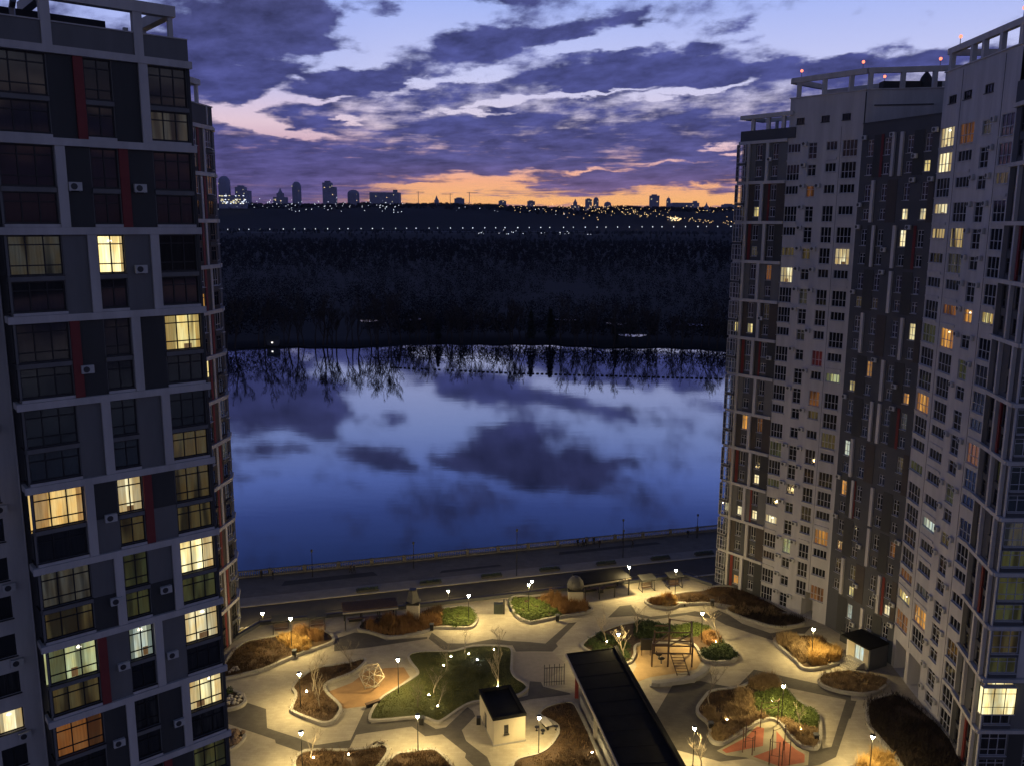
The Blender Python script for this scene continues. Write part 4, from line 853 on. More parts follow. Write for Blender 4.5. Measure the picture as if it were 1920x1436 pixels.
def leaves(cent, rad, n, size, flat=1.0):
    """leaf-sized quads through blobs"""
    V = []; m = n
    for c, r in zip(cent, rad):
        d = RNG.normal(0, 1, (m, 3)); d /= np.linalg.norm(d, axis=1)[:, None]; d[:, 2] = np.abs(d[:, 2]) * .9 + d[:, 2] * .1
        p = np.array(c) + d * (np.array(r) * (RNG.uniform(.45, 1, (m, 1)) ** .6)) * (1 + .18 * np.sin(d[:, :1] * 9 + c[0] * 3) * np.cos(d[:, 1:2] * 7))
        u = RNG.normal(0, 1, (m, 3)); u /= np.linalg.norm(u, axis=1)[:, None]; w = np.cross(u, RNG.normal(0, 1, (m, 3))); w /= np.linalg.norm(w, axis=1)[:, None]
        s_ = (size * RNG.uniform(.6, 1.3, (m, 1)))
        V.append(np.stack([p - u * s_, p - w * s_ * .55, p + u * s_, p + w * s_ * .55], 1).reshape(-1, 3))
    V = np.concatenate(V); return V, np.arange(len(V)).reshape(-1, 4)
def veg(name, label, cat, V, F, m, kind='stuff'): return tag(npobj(name, V, F, m), label, cat, kind=kind)
def sub(key, px=None, n=100):
    q = BEDS[key][0]
    if px is None: return scatter(q, n)
    p = GP(px, .3); s_ = scatter(p, n); s_ = s_[inpoly(s_, q)]; return s_
def grass(label, key, m, n, h, per=22, px=None, spread=.16, width=.05, lean=.5, name='ornamental_grass', cat='grass', z0=.28):
    p = sub(key, px, n)
    if name != 'turf': w_ = vnoise(p[:, 0] + 40, p[:, 1], 1.5, 21) ; p = p[w_ > .24]
    V, F = blades(p, z0, h, per, spread, width, lean); veg(name, label, cat, V, F, m)
def shrubs(label, key, m, n, h, px=None, per=90, size=.10, name='shrubs', cat='shrubs', rr_=(.45, .8)):
    p = sub(key, px, n); r = RNG.uniform(rr_[0], rr_[1], len(p)); V, F = leaves([(x, y, .25) for x, y in p], [(a, a, h * RNG.uniform(.6, 1.1)) for a in r], per, size); veg(name, label, cat, V, F, m)
grass('low dark winter shrubs filling the bed by the far left tower', 'NW', M_russ, 420, .34, 20, zA((150, 1050), (480, 990), (700, 1020), (800, 1110)) + zB((700, 60), (300, 200), (-20, 270)), .3, .05, .9, 'winter_shrubs', 'shrubs')
grass('golden grass round the lamp beside the far left tower', 'NW', M_gold, 240, .75, 26, zA((600, 960), (760, 930), (1000, 1040), (1000, 1100), (860, 1130), (760, 1060)), .18, .055, .9)
grass('brown winter growth under the trees of the curved bed', 'ISL', M_russ, 420, .28, 16, None, .3, .05, .9, 'winter_shrubs', 'shrubs')
grass('short green turf of the lawn', 'LAWN', M_turf, 9000, .09, 5, None, .18, .05, .8, 'turf', 'turf', .18)
grass('tall tawny grass in front of the slatted pergola', 'C1', M_tawny, 420, 1.15, 26, zA((1590, 770),) + zC((0, 740), (540, 710), (800, 690), (790, 820), (640, 870), (380, 930), (0, 890)), .16, .06, .5)
shrubs('green leafy shrubs round the lamp beside the tall tawny grass', 'C1', M_leaf, 110, .75, zC((820, 640), (1000, 600), (1150, 610), (1200, 740), (1100, 840), (820, 830)), 80, .11)
grass('dark russet twigs behind the green shrubs beside the vent shaft', 'C1', M_russ, 120, .8, 20, zC((550, 640), (800, 610), (800, 690), (560, 700)), .2, .05, .7, 'winter_shrubs', 'shrubs')
shrubs('green ground cover round the lamp in the bed beside the domed vent', 'C2', M_leaf, 190, .6, zC((1550, 490), (1900, 480)) + zE((0, 500), (130, 520), (380, 680), (100, 730), (0, 760)) + zC((1800, 760), (1600, 650)), 80, .11)
grass('tall tawny grass below the domed vent', 'C2', M_tawny, 330, 1.2, 26, zE((90, 500), (250, 470), (600, 550), (700, 600), (660, 640), (400, 680)), .16, .06, .5)
grass('dark brown shrubs spreading below the far right block', 'NE', M_russ, 620, .42, 20, zG((0, 430), (270, 400), (380, 340), (640, 350), (900, 450), (1100, 570), (1280, 650), (540, 560), (0, 540)), .35, .05, .9, 'winter_shrubs', 'shrubs')
grass('golden grass round the lamp near the far right block', 'NE', M_gold, 160, .8, 26, zE((1480, 470), (1620, 460), (1640, 560), (1500, 570)), .16, .06, .8)
grass('dark shrubs filling the lens shaped bed', 'LENS', M_blk, 360, .6, 24, None, .3, .05, .9, 'winter_shrubs', 'shrubs')
grass('tan grass edging the lens shaped bed', 'LENS', M_tan, 150, .7, 24, zG((480, 590), (640, 560), (900, 580), (1250, 645), (1250, 670), (700, 640)), .18, .06, .7)
shrubs('dark green hedge behind the climbing frame', 'PLAY', M_leafd, 150, .8, zE((1180, 750), (1300, 740), (1500, 780), (1650, 800), (1500, 900), (1200, 920)), 80, .11)
shrubs('bright green hedge round the lamp right of the climbing frame', 'PLAY', M_leaf, 130, .7, zE((1660, 800), (1800, 750)) + zG((150, 750), (330, 800), (300, 860), (130, 880), (-60, 900)), 80, .11)
shrubs('low green hedge at the eastern tip of the play bed', 'PLAY', M_leafd, 130, .7, zG((250, 1060), (480, 960), (640, 1070), (650, 1130), (560, 1180), (270, 1180)), 80, .11)
grass('russet grass between the hedges right of the climbing frame', 'PLAY', M_tawny, 170, .6, 22, zG((250, 880), (420, 830), (480, 960), (240, 1050)), .18, .055, .8)
shrubs('green shrubs under the pale tree by the black roof', 'PLAY', M_leafd, 130, .6, zE((540, 1060), (640, 950), (800, 870), (1100, 1000), (1150, 1190), (900, 1190)), 80, .11)
grass('golden grass left of the entrance steps', 'E1', M_gold, 330, 1.0, 28, zG((1480, 1000), (1660, 1000), (1790, 1060), (1780, 1190), (1480, 1200)), .18, .06, .8)
grass('tan grass along the far side of the lamp bed by the entrance', 'E1', M_tan, 260, .9, 26, zG((1060, 900), (1300, 870), (1400, 1000), (1420, 1180), (1330, 1190), (1220, 1000), (1080, 960)), .18, .06, .7)
grass('dark tufts between the golden grass near the entrance hut', 'E1', M_russ, 160, .5, 20, zG((1340, 900), (1560, 880), (1820, 1060), (1480, 1010)), .25, .05, .9, 'winter_shrubs', 'shrubs')
grass('russet grass covering the oval bed below the entrance', 'E2', M_tan, 260, .5, 22, None, .2, .055, .9)
grass('tan grass covering the middle and left of the gym bed', 'MID', M_tan, 620, .6, 26, zH((240, 540), (400, 520), (640, 500), (640, 330), (800, 330), (860, 560), (880, 700), (500, 940), (330, 890), (360, 720)), .2, .055, .9)
grass('tall tan grass on the crest of the gym bed', 'MID', M_tan, 200, 1.0, 26, zH((800, 250), (860, 180), (1080, 185), (1140, 290), (820, 340)), .18, .06, .7)
shrubs('green juniper spreading across the back of the gym bed', 'MID', M_leaf, 190, .8, zH((840, 370), (1150, 310), (1270, 400), (1560, 600), (1540, 720), (1180, 610), (880, 570)), 90, .11)
grass('pale grass in front of the juniper in the gym bed', 'MID', M_tan, 330, .55, 24, zH((880, 590), (1160, 640), (1540, 740), (1560, 960), (1350, 920), (1200, 740), (1040, 640), (900, 680)), .18, .055, .9)
grass('dark leaf litter under the bare tree in the gym bed', 'MID', M_russ, 160, .2, 14, zH((260, 440), (380, 330), (620, 330), (620, 490), (380, 510)), .3, .05, .9, 'winter_shrubs', 'shrubs')
grass('black unlit shrubs under the near right tower', 'SE', M_blk, 800, .5, 20, None, .35, .05, .9, 'winter_shrubs', 'shrubs')  # lack of lamp light here is put into the darker twig colour
V, F = blades(scatter(GP(zI((300, 1430), (430, 1310), (600, 1290), (650, 1440), (600, 1520), (280, 1520))), 220), 0.01, .9, 26, .18, .06, .8); veg('ornamental_grass', 'golden grass at the foot of the near right lamp', 'grass', V, F, M_gold)
grass('brown shrubs of the lower left bed', 'S1', M_russ, 380, .34, 20, None, .3, .05, .9, 'winter_shrubs', 'shrubs')
grass('tufted brown shrubs at the bottom beside the winding path', 'S2', M_russ, 420, .38, 20, None, .3, .05, .9, 'winter_shrubs', 'shrubs')
grass('russet leaf litter of the mulch bed left of the black roof', 'S3', M_russ, 900, .22, 14, None, .3, .05, .95, 'winter_shrubs', 'shrubs')
shrubs('dark green shrub in the stone bed', 'W1', M_leafd, 10, .9, zB((-20, 360), (120, 390), (60, 500), (-20, 500)), 90, .11)
# stones in the two beds by the near left tower and by the far one
M_stone = mat('pale_stone', (.42, .38, .32), .9, .15, 3, bump=.3, bscale=8); M_bld = mat('brown_boulder', (.22, .15, .095), .9, .2, 3, bump=.4, bscale=8)
def stone_mesh(seed, m):
    r = np.random.default_rng(seed); b_ = MB().ball((0, 0, 0), 1, 7, 5); k = r.uniform(.75, 1.15, len(b_.v)); b_.v = [(x * q, y * q, z * q * .75) for (x, y, z), q in zip(b_.v, k)]
    me = b_.mesh('stone'); me.materials.append(m); return me
SM = [stone_mesh(i, M_stone) for i in range(4)]; BMs = [stone_mesh(i + 9, M_bld) for i in range(4)]
for (key, n_, mm, r0, r1, px, lb, nm) in (('W1', 34, SM, .16, .32, zB((110, 450), (260, 440), (300, 520), (210, 570), (40, 560)), 'pale rounded stone in the stone bed by the near left tower', 'stone'),
                                  ('W2', 30, BMs, .28, .5, zB((60, 880), (240, 870), (290, 910), (200, 1000), (70, 1060)), 'brown boulder heaped in the bed at the lower left edge', 'boulder'),
                                  ('NW', 9, SM, .22, .34, zB((40, 160), (210, 150), (215, 200), (40, 215)), 'pale stone at the kerb of the far left bed', 'stone')):
    p = scatter(GP(px), n_)
    for i, (x, y) in enumerate(p):
        o = bpy.data.objects.new(nm, mm[i % 4]); COL.objects.link(o); s_ = random.uniform(r0, r1); o.location = (x, y, .28 + s_ * .45); o.scale = (s_, s_ * random.uniform(.8, 1.2), s_); o.rotation_euler = (0, 0, random.uniform(0, 6))
        tag(o, lb, 'stone', 'stones of the ' + {'W1': 'stone bed', 'W2': 'boulder bed', 'NW': 'far left bed'}[key])
# round bushes
def bush(px, rad, h, label, m, grp=None):
    x, y = G(*px); t = thing('round_bush', label, 'bush', (x, y, .28)); 
    V, F = blades(np.array([[x, y]] * 60) + RNG.normal(0, rad * .42, (60, 2)), .28, h, 24, rad * .12, .05, .55); npobj('foliage', V, F, m, t)
    MB().tube([(x, y, .1), (x, y, .5)], [.12, .06], 6).build('stem', M_barkd, t)
for px, r_, h_, lb in ((zA((890, 960))[0], .95, 1.5, 'left of two round orange bushes by the far left lamp'), (zA((1060, 985))[0], 1.05, 1.45, 'right of two round orange bushes by the far left lamp'),
                       (zE((1400, 540))[0], .85, 1.3, 'round golden bush left of the lamp near the domed vent'), (zE((1560, 530))[0], .8, 1.2, 'round golden bush behind the white stone bench')): bush(px, r_, h_, lb, M_tawny)
# ------------------------------------------------------------------ trees
def branch_tree(seed, h, r0, levels, spread=.55, nb_=(3, 4), up=.25, segs=4, first=.28, sides=5, twig=.012):
    rnd = random.Random(seed); T = MB(); C = MB()
    def grow(p, d, l, r, lev):
        pts = [p]; rads = [r]; q = p.copy(); dd = d.copy()
        for i in range(segs):
            dd = (dd + Vector((rnd.gauss(0, .13), rnd.gauss(0, .13), up * .22))).normalized(); q = q + dd * l / segs; pts.append(q.copy()); rads.append(max(twig, r * (1 - .62 * (i + 1) / segs)))
        (T if lev == 0 else C).tube(pts, rads, sides if lev < 2 else 3)
        if lev >= levels: return
        n = rnd.randint(*nb_) + (3 if lev == 0 else 0)
        for i in range(n):
            t = rnd.uniform(first if lev == 0 else .3, 1.0); k = min(int(t * segs), segs - 1); f = t * segs - k
            b_ = pts[k].lerp(pts[k + 1], f); rr_ = rads[k] * (1 - f) + rads[k + 1] * f
            a = rnd.uniform(0, 6.283); ax = Vector((math.cos(a), math.sin(a), 0)); nd = (dd * (1 - spread) + ax * spread + Vector((0, 0, up))).normalized()
            grow(b_, nd, l * rnd.uniform(.42, .66) * (1.15 - .4 * t if lev == 0 else 1), max(twig, rr_ * .62), lev + 1)
    grow(Vector((0, 0, 0)), Vector((0, 0, 1)), h * .72, r0, 0)
    return T.mesh('trunk'), C.mesh('crown')
def tree_root(name, label, cat, mt, mc, loc, rz, sc, group=None):
    t = bpy.data.objects.new(name, None); COL.objects.link(t); t.location = loc; t.rotation_euler = (0, 0, rz); t.scale = (sc, sc, sc); tag(t, label, cat, group)
    for n_, me in (('trunk', mt), ('crown', mc)):
        o = bpy.data.objects.new(n_, me); COL.objects.link(o); o.parent = t
    return t
TV = []
for i in range(5):
    a, c = branch_tree(20 + i, 5.2, .10, 3, .5 + .05 * (i % 2), (3, 4), .30); a.materials.append(M_bark); c.materials.append(M_bark); TV.append((a, c))
TREES = [((zB((1040, 400))[0]), 1.15, 'taller bare tree in the curved bed west of the climbing dome'), (zB((1125, 590))[0], .95, 'bare tree at the front of the curved bed west of the dome'),
 (zB((1468, 120))[0], .8, 'thin bare tree behind the climbing dome'), ((845, 1256), .8, 'thin tree on the lawn lit from below beside two ground lights'), ((877, 1227), .7, 'small tree at the back of the lawn near its kerb'),
 ((940, 1233), .85, 'slender tree at the back right of the lawn'), ((790, 1329), .7, 'faint bare tree at the front left of the lawn'), ((820, 1303), .8, 'leafy brown tree in the middle of the lawn'), ((829, 1326), .55, 'small glowing tree over the front ground light of the lawn'),
 (zE((845, 1045))[0], 1.0, 'pale forked tree lit from below left of the play bed'), (zE((1055, 1150))[0], 1.0, 'pale trunked tree between black roof and play bed'), (zE((1190, 900))[0], .95, 'dark trunked bare tree behind the play bed'),
 (zE((1552, 760))[0], .7, 'thin sapling behind the climbing frame'), (zG((445, 970))[0], 1.05, 'pale bare tree at the eastern tip of the play bed'), (zH((340, 490))[0], 1.05, 'bare tree on the dark paving left of the gym bed'),
 (zB((1020, 1150))[0], .75, 'sapling over a ground light in the lower left bed'), (zH((1360, 740))[0], .55, 'tiny sapling in the pale grass of the gym bed'), (zH((260, 1190))[0], .8, 'bare sapling near the lamp right of the black roof')]
for i, (px, sc, lb) in enumerate(TREES):
    x, y = G(*px); tree_root('bare_tree', lb, 'tree', *TV[i % 5], (x, y, .1), i * 1.7, sc)
a, c = branch_tree(77, 5.0, .09, 3, .32, (4, 5), .45, first=.1); M_gtw = mat('bark_uplight_painted', (.50, .42, .26), .8, .15, 6); a.materials.append(M_gtw); c.materials.append(M_gtw)  # glow of the ground light painted into a paler bark colour
x, y = G(940, 1290); tree_root('bare_tree', 'bright pale narrow tree behind the beige hut lit from below', 'tree', a, c, (x, y, .1), .4, 1.05)
# ================================================================== lamps
def emis(name, col, st, sample=True):
    m = bpy.data.materials.new(name); m.use_nodes = True; n = m.node_tree; n.nodes.clear(); e = n.nodes.new('ShaderNodeEmission'); e.inputs[0].default_value = (*col, 1); e.inputs[1].default_value = st
    o = n.nodes.new('ShaderNodeOutputMaterial'); n.links.new(e.outputs[0], o.inputs[0])
    if not sample: m.cycles.emission_sampling = 'NONE'
    return m
E_lamp = emis('lamp_glass', (1.0, .75, .31), LAMP_E)
def lamp_meshes(h):
    p = MB().tube([(0, 0, 0), (0, 0, h - .42)], [.065, .045], 8); p.lathe([(.11, 0), (.11, .25), (.07, .3)], 8)
    g = MB().lathe([(.07, h - .42), (.21, h - .12), (.23, h - .02)], 10); c = MB().lathe([(.25, h), (.30, h + .02), (.28, h + .06), (.04, h + .10)], 12)
    for a in (0, 2.09, 4.19): c.bar((.06 * math.cos(a), .06 * math.sin(a), h - .42), (.24 * math.cos(a), .24 * math.sin(a), h + .01), .02)
    r = []
    for n_, mb, m in (('post', p, M_black), ('lamp_glass', g, E_lamp), ('cap', c, M_black)): me = mb.mesh(n_); me.materials.append(m); r.append((n_, me))
    return r
SPL = {}
def spot_for(t, h):
    if h not in SPL:
        l = bpy.data.lights.new('lamp_light', 'SPOT'); l.energy = SPOT_W; l.color = (1.0, .75, .31); l.spot_size = R(158); l.spot_blend = .75; l.shadow_soft_size = .14; SPL[h] = l
    o = bpy.data.objects.new('lamp_light', SPL[h]); COL.objects.link(o); o.parent = t; o.location = (0, 0, h - .50)
LM5 = lamp_meshes(5.0); LM4 = lamp_meshes(3.5)
def lamp(px, z, label, ms, loc=None):
    x, y = loc or G(*px, z); t = bpy.data.objects.new('street_lamp', None); COL.objects.link(t); t.location = (x, y, z); tag(t, label, 'lamp post', 'lit lamp posts of the courtyard')
    for n_, me in ms: o = bpy.data.objects.new(n_, me); COL.objects.link(o); o.parent = t
    spot_for(t, 5.0 if ms is LM5 else 3.5)
LAMPS = [((553, 1223), 'lit lamp post in the golden grass by the far left tower'), ((884, 1173), 'lit lamp post in the green shrubs right of the first vent shaft'), ((996, 1150), 'lit lamp post in the green ground cover left of the domed vent'),
 ((754, 1303), 'lit lamp post on the lawn edge right of the climbing dome'), ((571, 1334), 'lit lamp post in the curved bed with two bare trees'), ((576, 1452), 'lit lamp post at the bottom left above the brown shrub bed'),
 ((792, 1416), 'lit lamp post at the bottom in front of the lawn'), ((1018, 1416), 'lit lamp post in front of the white table by the beige hut'), ((1307, 1434), 'lit lamp post at the bottom right of the black roof'),
 ((1183, 1112), 'lit lamp post beside the dark pergola roof'), ((1270, 1118), 'lit lamp post before the right hand swing bench'), ((1164, 1247), 'lit lamp post behind the end of the black roof'),
 ((1320, 1203), 'lit lamp post in the hedge right of the climbing frame'), ((1527, 1233), 'lit lamp post in the golden grass by the entrance hut'), ((1472, 1347), 'lit lamp post behind the outdoor gym'), ((1638, 1447), 'lit lamp post beside the black shrub bed at the lower right')]
for px, lb in LAMPS: lamp(px, 0, lb, LM5)
for px, lb in (((497, 1155), 'lit lamp post beyond the rim wall at the far left'), ((845, 1109), 'lit lamp post beyond the rim wall behind the green shrubs'), ((1002, 1089), 'lit lamp post beyond the rim wall behind the domed vent bed'), ((677, 1131), 'lit lamp post beyond the slatted pergola')):
    x, y = G(*px, .1); lamp(None, -3.2, lb, LM4, (x, y))
# ground lights
E_up = emis('ground_light_lens', (1.0, .78, .38), UP_E); E_upb = emis('blue_ground_light_lens', (.55, .62, 1.0), UP_E * .8)
def uplight(px, label, m=None):
    x, y = G(*px); t = thing('ground_light', label, 'ground light', (x, y, .1), 'ground lights in lawn and beds')
    MB().lathe([(.09, .05), (.10, .35), (.13, .40), (.13, .46)], 10, (x, y, 0)).build('housing', M_black, t); MB().ball((x, y, .50), .085, 8, 5).build('lens', m or E_up, t)
UPS = [((838, 1254), 'ground light left of the thin tree on the lawn'), ((811, 1310), 'ground light under the leafy brown tree on the lawn'), ((828, 1331), 'ground light at the front of the lawn'), ((851, 1237), 'tiny ground light near the back edge of the lawn'), ((885, 1232), 'ground light beside the small tree at the lawn back'), ((932, 1223), 'ground light at the back right corner of the lawn'),
 ((582, 1306), 'ground light between the trees of the curved bed'), ((596, 1431), 'ground light at the bottom left below the sapling'), ((662, 1424), 'ground light in the lower left shrub bed'), ((1118, 1415), 'ground light in the mulch bed left of the black roof'), ((1370, 1350), 'ground light in the tan grass left of the gym'),
 ((1509, 1367), 'ground light in the pale grass right of the gym'), ((1455, 1315), 'ground light among the juniper'), ((1347, 1204), 'ground light at the foot of the pale tree by the play bed'), ((1143, 1206), 'ground light under the pale forked tree'), ((940, 1293), 'ground light under the bright tree behind the hut')]
for px, lb in UPS: uplight(px, lb)
uplight((901, 1243), 'bluish ground light in the middle of the lawn', E_upb)
# ================================================================== built things in the courtyard
# beige hut
ht = thing('service_hut', 'beige service hut with flat black roof and one narrow window', 'hut', (-1, 95, 0))
hp = [(-1.9, 91.4), (1.8, 92.5), (-.05, 98.7), (-3.75, 97.6)]
FH = Facade(ht, hp[0], hp[1]); FH.win(1.25, 1.35, .55, 1.15, 1, (.6, .4), M_black, .12); nW = len(WINS)
FH.wall(0, FH.len, 0, 3.3, M_beige, 'front_wall')
root, Mx, a, z, w, h, cols, rows, fm, dp = WINS[-1]
o = inst('window', wframe(w, h, cols, rows, fm), root, Mx @ Matrix.Translation((a, dp - .05, z))); g = bpy.data.objects.new('pane', wpane(w, h, LIT['dw'])); COL.objects.link(g); g.parent = o
for i in (1, 2, 3):
    f_ = Facade(ht, hp[i], hp[(i + 1) % 4])
    if i == 3: f_.hole(2.3, .02, 1.0, 2.1, .15)
    f_.wall(0, f_.len, 0, 3.3, M_beige, 'side_wall')
    if i == 3: f_.part('door', MB().box(2.3, 3.3, .10, .14, .02, 2.1), M_midgrey)
MB().prism(inset(hp, .06), 3.25, 3.32).build('roof', M_roofd, ht); ring(MB(), inset(hp, -.12), inset(hp, .22), 3.3, 3.62).build('parapet', M_roofd, ht)
ring(MB(), inset(hp, -.06), inset(hp, .01), 0, .2).build('plinth', M_conc, ht)
MB().box(-4.05, -3.55, 95.1, 95.7, .4, 1.3).build('meter_box', M_black, ht)
# long black roof over the ramp
rf = thing('ramp_roof', 'long black flat roof on red columns over the garage ramp', 'canopy', (13, 96, 0))
rp = [(7.4, 106.6), (14.2, 108.4), (19.6, 74.0), (12.9, 74.0)]
MB().prism(rp, 3.35, 3.6).build('roof_slab', M_roofd, rf)
M_edge = mat('pale_roof_edge', (.34, .31, .26), .7, .1, 2)
for i in range(1, 11):
    a_, c_ = lerp2(rp[0], rp[3], i / 11), lerp2(rp[1], rp[2], i / 11); wallseg('roof_seam', lerp2(a_, c_, .02), lerp2(a_, c_, .96), .07, 3.6, 3.625, M_roofd, rf)
wallseg('roof_edge', lerp2(rp[0], rp[3], .0), rp[3], .14, 3.3, 3.72, M_edge, rf); wallseg('roof_edge', rp[0], rp[1], .14, 3.3, 3.70, M_roofd, rf)
wallseg('roof_parapet', rp[1], rp[2], .5, 3.3, 3.95, M_roofd, rf)
for t_ in (.14, .42, .70, .95):
    x, y = lerp2(rp[0], rp[3], t_); MB().box(x + .15, x + .6, y - .2, y + .25, 0, 3.35).build('column', M_red if t_ < .3 else M_edge, rf)
    x, y = lerp2(rp[1], rp[2], t_); MB().box(x - .7, x - .25, y - .2, y + .25, 0, 3.35).build('column', M_red, rf)
wallseg('ramp_wall', lerp2(rp[1], rp[2], .12), lerp2(rp[1], rp[2], 1), .3, 0, 1.3, M_conc, rf); wallseg('ramp_wall', (rp[0][0] + 1.6, rp[0][1] - 6), (rp[3][0] + .9, rp[3][1]), .3, 0, 1.2, M_conc, rf)
tag(MB().sheet([(9.8, 101), (15.0, 102), (18.8, 74), (13.9, 74)], .034).build('ramp_floor', M_asph), kind='structure')
# vent shafts
M_cap = mat('weathered_cap', (.10, .095, .085), .7, .2, 2)
def vent(px, w, d, h, label, dome):
    x, y = G(*px); t = thing('vent_shaft', label, 'vent shaft', (x, y, 0))
    MB().box(x - w / 2, x + w / 2, y, y + d, 0, h).build('shaft', M_beige, t); MB().box(x - w / 2 - .12, x + w / 2 + .12, y - .12, y + d + .12, h, h + .28).build('collar', M_black, t)
    c = MB()
    if dome: c.lathe([(w * .56, 0), (w * .58, .5), (w * .5, 1.1), (w * .34, 1.6), (w * .12, 1.9)], 12, (x, y + d / 2, h + .28))
    else: c.lathe([(w * .62, 0), (w * .5, .5), (w * .32, 1.7), (w * .30, 1.95)], 4, (x, y + d / 2, h + .28))
    c.build('cap', M_cap, t, smooth=dome)
    if dome:
        for k in range(6): a_ = k * 1.047; MB().tube([(x + w * .59 * math.cos(a_), y + d / 2 + w * .59 * math.sin(a_), h + .3), (x + w * .52 * math.cos(a_), y + d / 2 + w * .52 * math.sin(a_), h + 1.4), (x, y + d / 2, h + 2.2)], [.03] * 3, 4).build('rib', M_black, t)
    else: MB().box(x - .5, x + .5, y + d / 2 - .5, y + d / 2 + .5, h + 2.1, h + 2.25).build('cap_plate', M_black, t)
vent((779, 1166), 1.85, 1.8, 2.6, 'beige vent shaft with pyramid metal cap behind the tawny grass', False)
vent((1084, 1136), 2.3, 2.2, 2.6, 'beige vent shaft with ribbed metal dome cap', True)
# slatted pergola and roofed pergola along the rim
def shelter(a0, a1, dep, h, slats, label, name):
    """a0,a1 front corners on the ground, depth away from the camera"""
    d = Vector((a1[0] - a0[0], a1[1] - a0[1])); L = d.length; d.normalize(); t = thing(name, label, 'pergola', (*lerp2(a0, a1, .5), 0)); M = Matrix.Translation((*a0, 0)) @ Matrix.Rotation(math.atan2(d.y, d.x), 4, 'Z')
    def P_(n_, mb, m): o = mb.build(n_, m, t); o.matrix_basis = M
    for x in (.15, L / 3, 2 * L / 3, L - .15):
        for y in (.15, dep - .15): P_('post', MB().box(x - .08, x + .08, y - .08, y + .08, 0, h), M_black)
    P_('front_beam', MB().box(-.2, L + .2, -.1, .1, h, h + .22), M_edge); P_('back_beam', MB().box(-.2, L + .2, dep - .1, dep + .1, h, h + .22), M_black)
    if slats:
        for i in range(14): y = .25 + i * (dep - .5) / 13; P_('slat', MB().box(-.2, L + .2, y - .05, y + .05, h + .23, h + .38), M_wood)
    else: P_('roof', MB().box(-.25, L + .25, -.05, dep + .2, h + .23, h + .38), M_roofd)
    P_('bench', MB().box(.6, L - .6, dep - .9, dep - .4, .42, .5), M_wood); P_('bench_base', MB().box(.8, L - .8, dep - .8, dep - .5, 0, .42), M_black)
    P_('table', MB().box(L * .4, L * .6, dep - 2.2, dep - 1.4, .7, .76), M_wood); P_('table_base', MB().box(L * .45, L * .55, dep - 2.0, dep - 1.6, 0, .7), M_black)
e0, e1 = G(650, 1152, 2.9), G(749, 1141, 2.9); shelter(e0, e1, 3.6, 2.7, True, 'dark slatted pergola at the rim left of the vent shaft', 'slatted_pergola')
e0, e1 = G(1101, 1095, 2.9), G(1186, 1081, 2.9); shelter(e0, e1, 4.2, 2.7, False, 'pergola with solid dark roof beside the domed vent', 'roofed_pergola')
# swing benches
def swing(px, rz, label):
    x, y = G(*px); t = thing('swing_bench', label, 'swing bench', (x, y, 0)); M = Matrix.Translation((x, y, 0)) @ Matrix.Rotation(rz, 4, 'Z')
    def P_(n_, mb, m): o = mb.build(n_, m, t); o.matrix_basis = M
    for s_ in (-1, 1):
        for yy in (-.75, .75): P_('leg', MB().bar((s_ * 1.15, yy, 0), (s_ * 1.1, yy * .35, 2.1), .09), M_black)
        P_('skid', MB().box(s_ * 1.15 - .05, s_ * 1.15 + .05, -.85, .85, 0, .08), M_black)
        for yy in (-.25, .25): P_('hanger', MB().bar((s_ * .95, yy, 2.1), (s_ * .95, yy, .5), .03), M_black)
    P_('roof', MB().add([(-1.35, -1.0, 2.1), (1.35, -1.0, 2.1), (1.35, .9, 2.35), (-1.35, .9, 2.35), (-1.35, -1.0, 2.18), (1.35, -1.0, 2.18), (1.35, .9, 2.43), (-1.35, .9, 2.43)], [(0, 3, 2, 1), (4, 5, 6, 7), (0, 1, 5, 4), (1, 2, 6, 5), (2, 3, 7, 6), (3, 0, 4, 7)]), M_dark)
    for i in range(5): P_('seat_slat', MB().box(-.95, .95, -.28 + i * .11, -.19 + i * .11, .46, .50), M_wood)
    for i in range(4): P_('back_slat', MB().box(-.95, .95, .30 + i * .03, .33 + i * .03, .6 + i * .14, .7 + i * .14), M_wood)
swing((533, 1189), .25, 'swing bench with dark roof nearest the far left tower'); swing((600, 1181), .25, 'swing bench with dark roof left of the slatted pergola')
swing((1217, 1102), .3, 'swing bench with dark roof beside the roofed pergola'); swing((1268, 1096), .3, 'swing bench with dark roof behind the right lamp')
# climbing frame of timber posts
cf = thing('climbing_frame', 'tall brown timber climbing frame over the play surface', 'climbing frame', (*G(1265, 1240), 0))
c0, c1, c2, c3 = G(1228, 1246), G(1303, 1246), G(1300, 1222), G(1232, 1222)
ptsx = [c0, lerp2(c0, c1, .4), c1, c3, lerp2(c3, c2, .4), c2]; hts = [3.4, 5.2, 3.6, 3.6, 5.4, 5.0]
for (x, y), h_ in zip(ptsx, hts): MB().box(x - .1, x + .1, y - .1, y + .1, 0, h_).build('post', M_wood, cf)
M_woodl = mat('pale_timber', (.30, .22, .14), .7, .2, 3)
for i, j, z in ((0, 1, 3.1), (1, 2, 3.1), (3, 4, 3.3), (4, 5, 3.3), (0, 3, 3.1), (1, 4, 3.2), (2, 5, 3.2), (0, 1, 2.0), (1, 2, 2.0), (3, 4, 2.0), (4, 5, 2.0), (1, 5, 3.1), (0, 4, 3.2), (3, 4, 4.3), (1, 4, 4.9), (0, 1, 4.0 - .7)):
    MB().bar((*ptsx[i], z), (*ptsx[j], z), .13, .16).build('beam', M_wood, cf)
MB().bar((*ptsx[4], 5.3), (*ptsx[5], 4.9), .12).build('top_rail', M_woodl, cf); MB().bar((*ptsx[5], 4.9), (*ptsx[2], 3.5), .12).build('top_rail', M_woodl, cf)
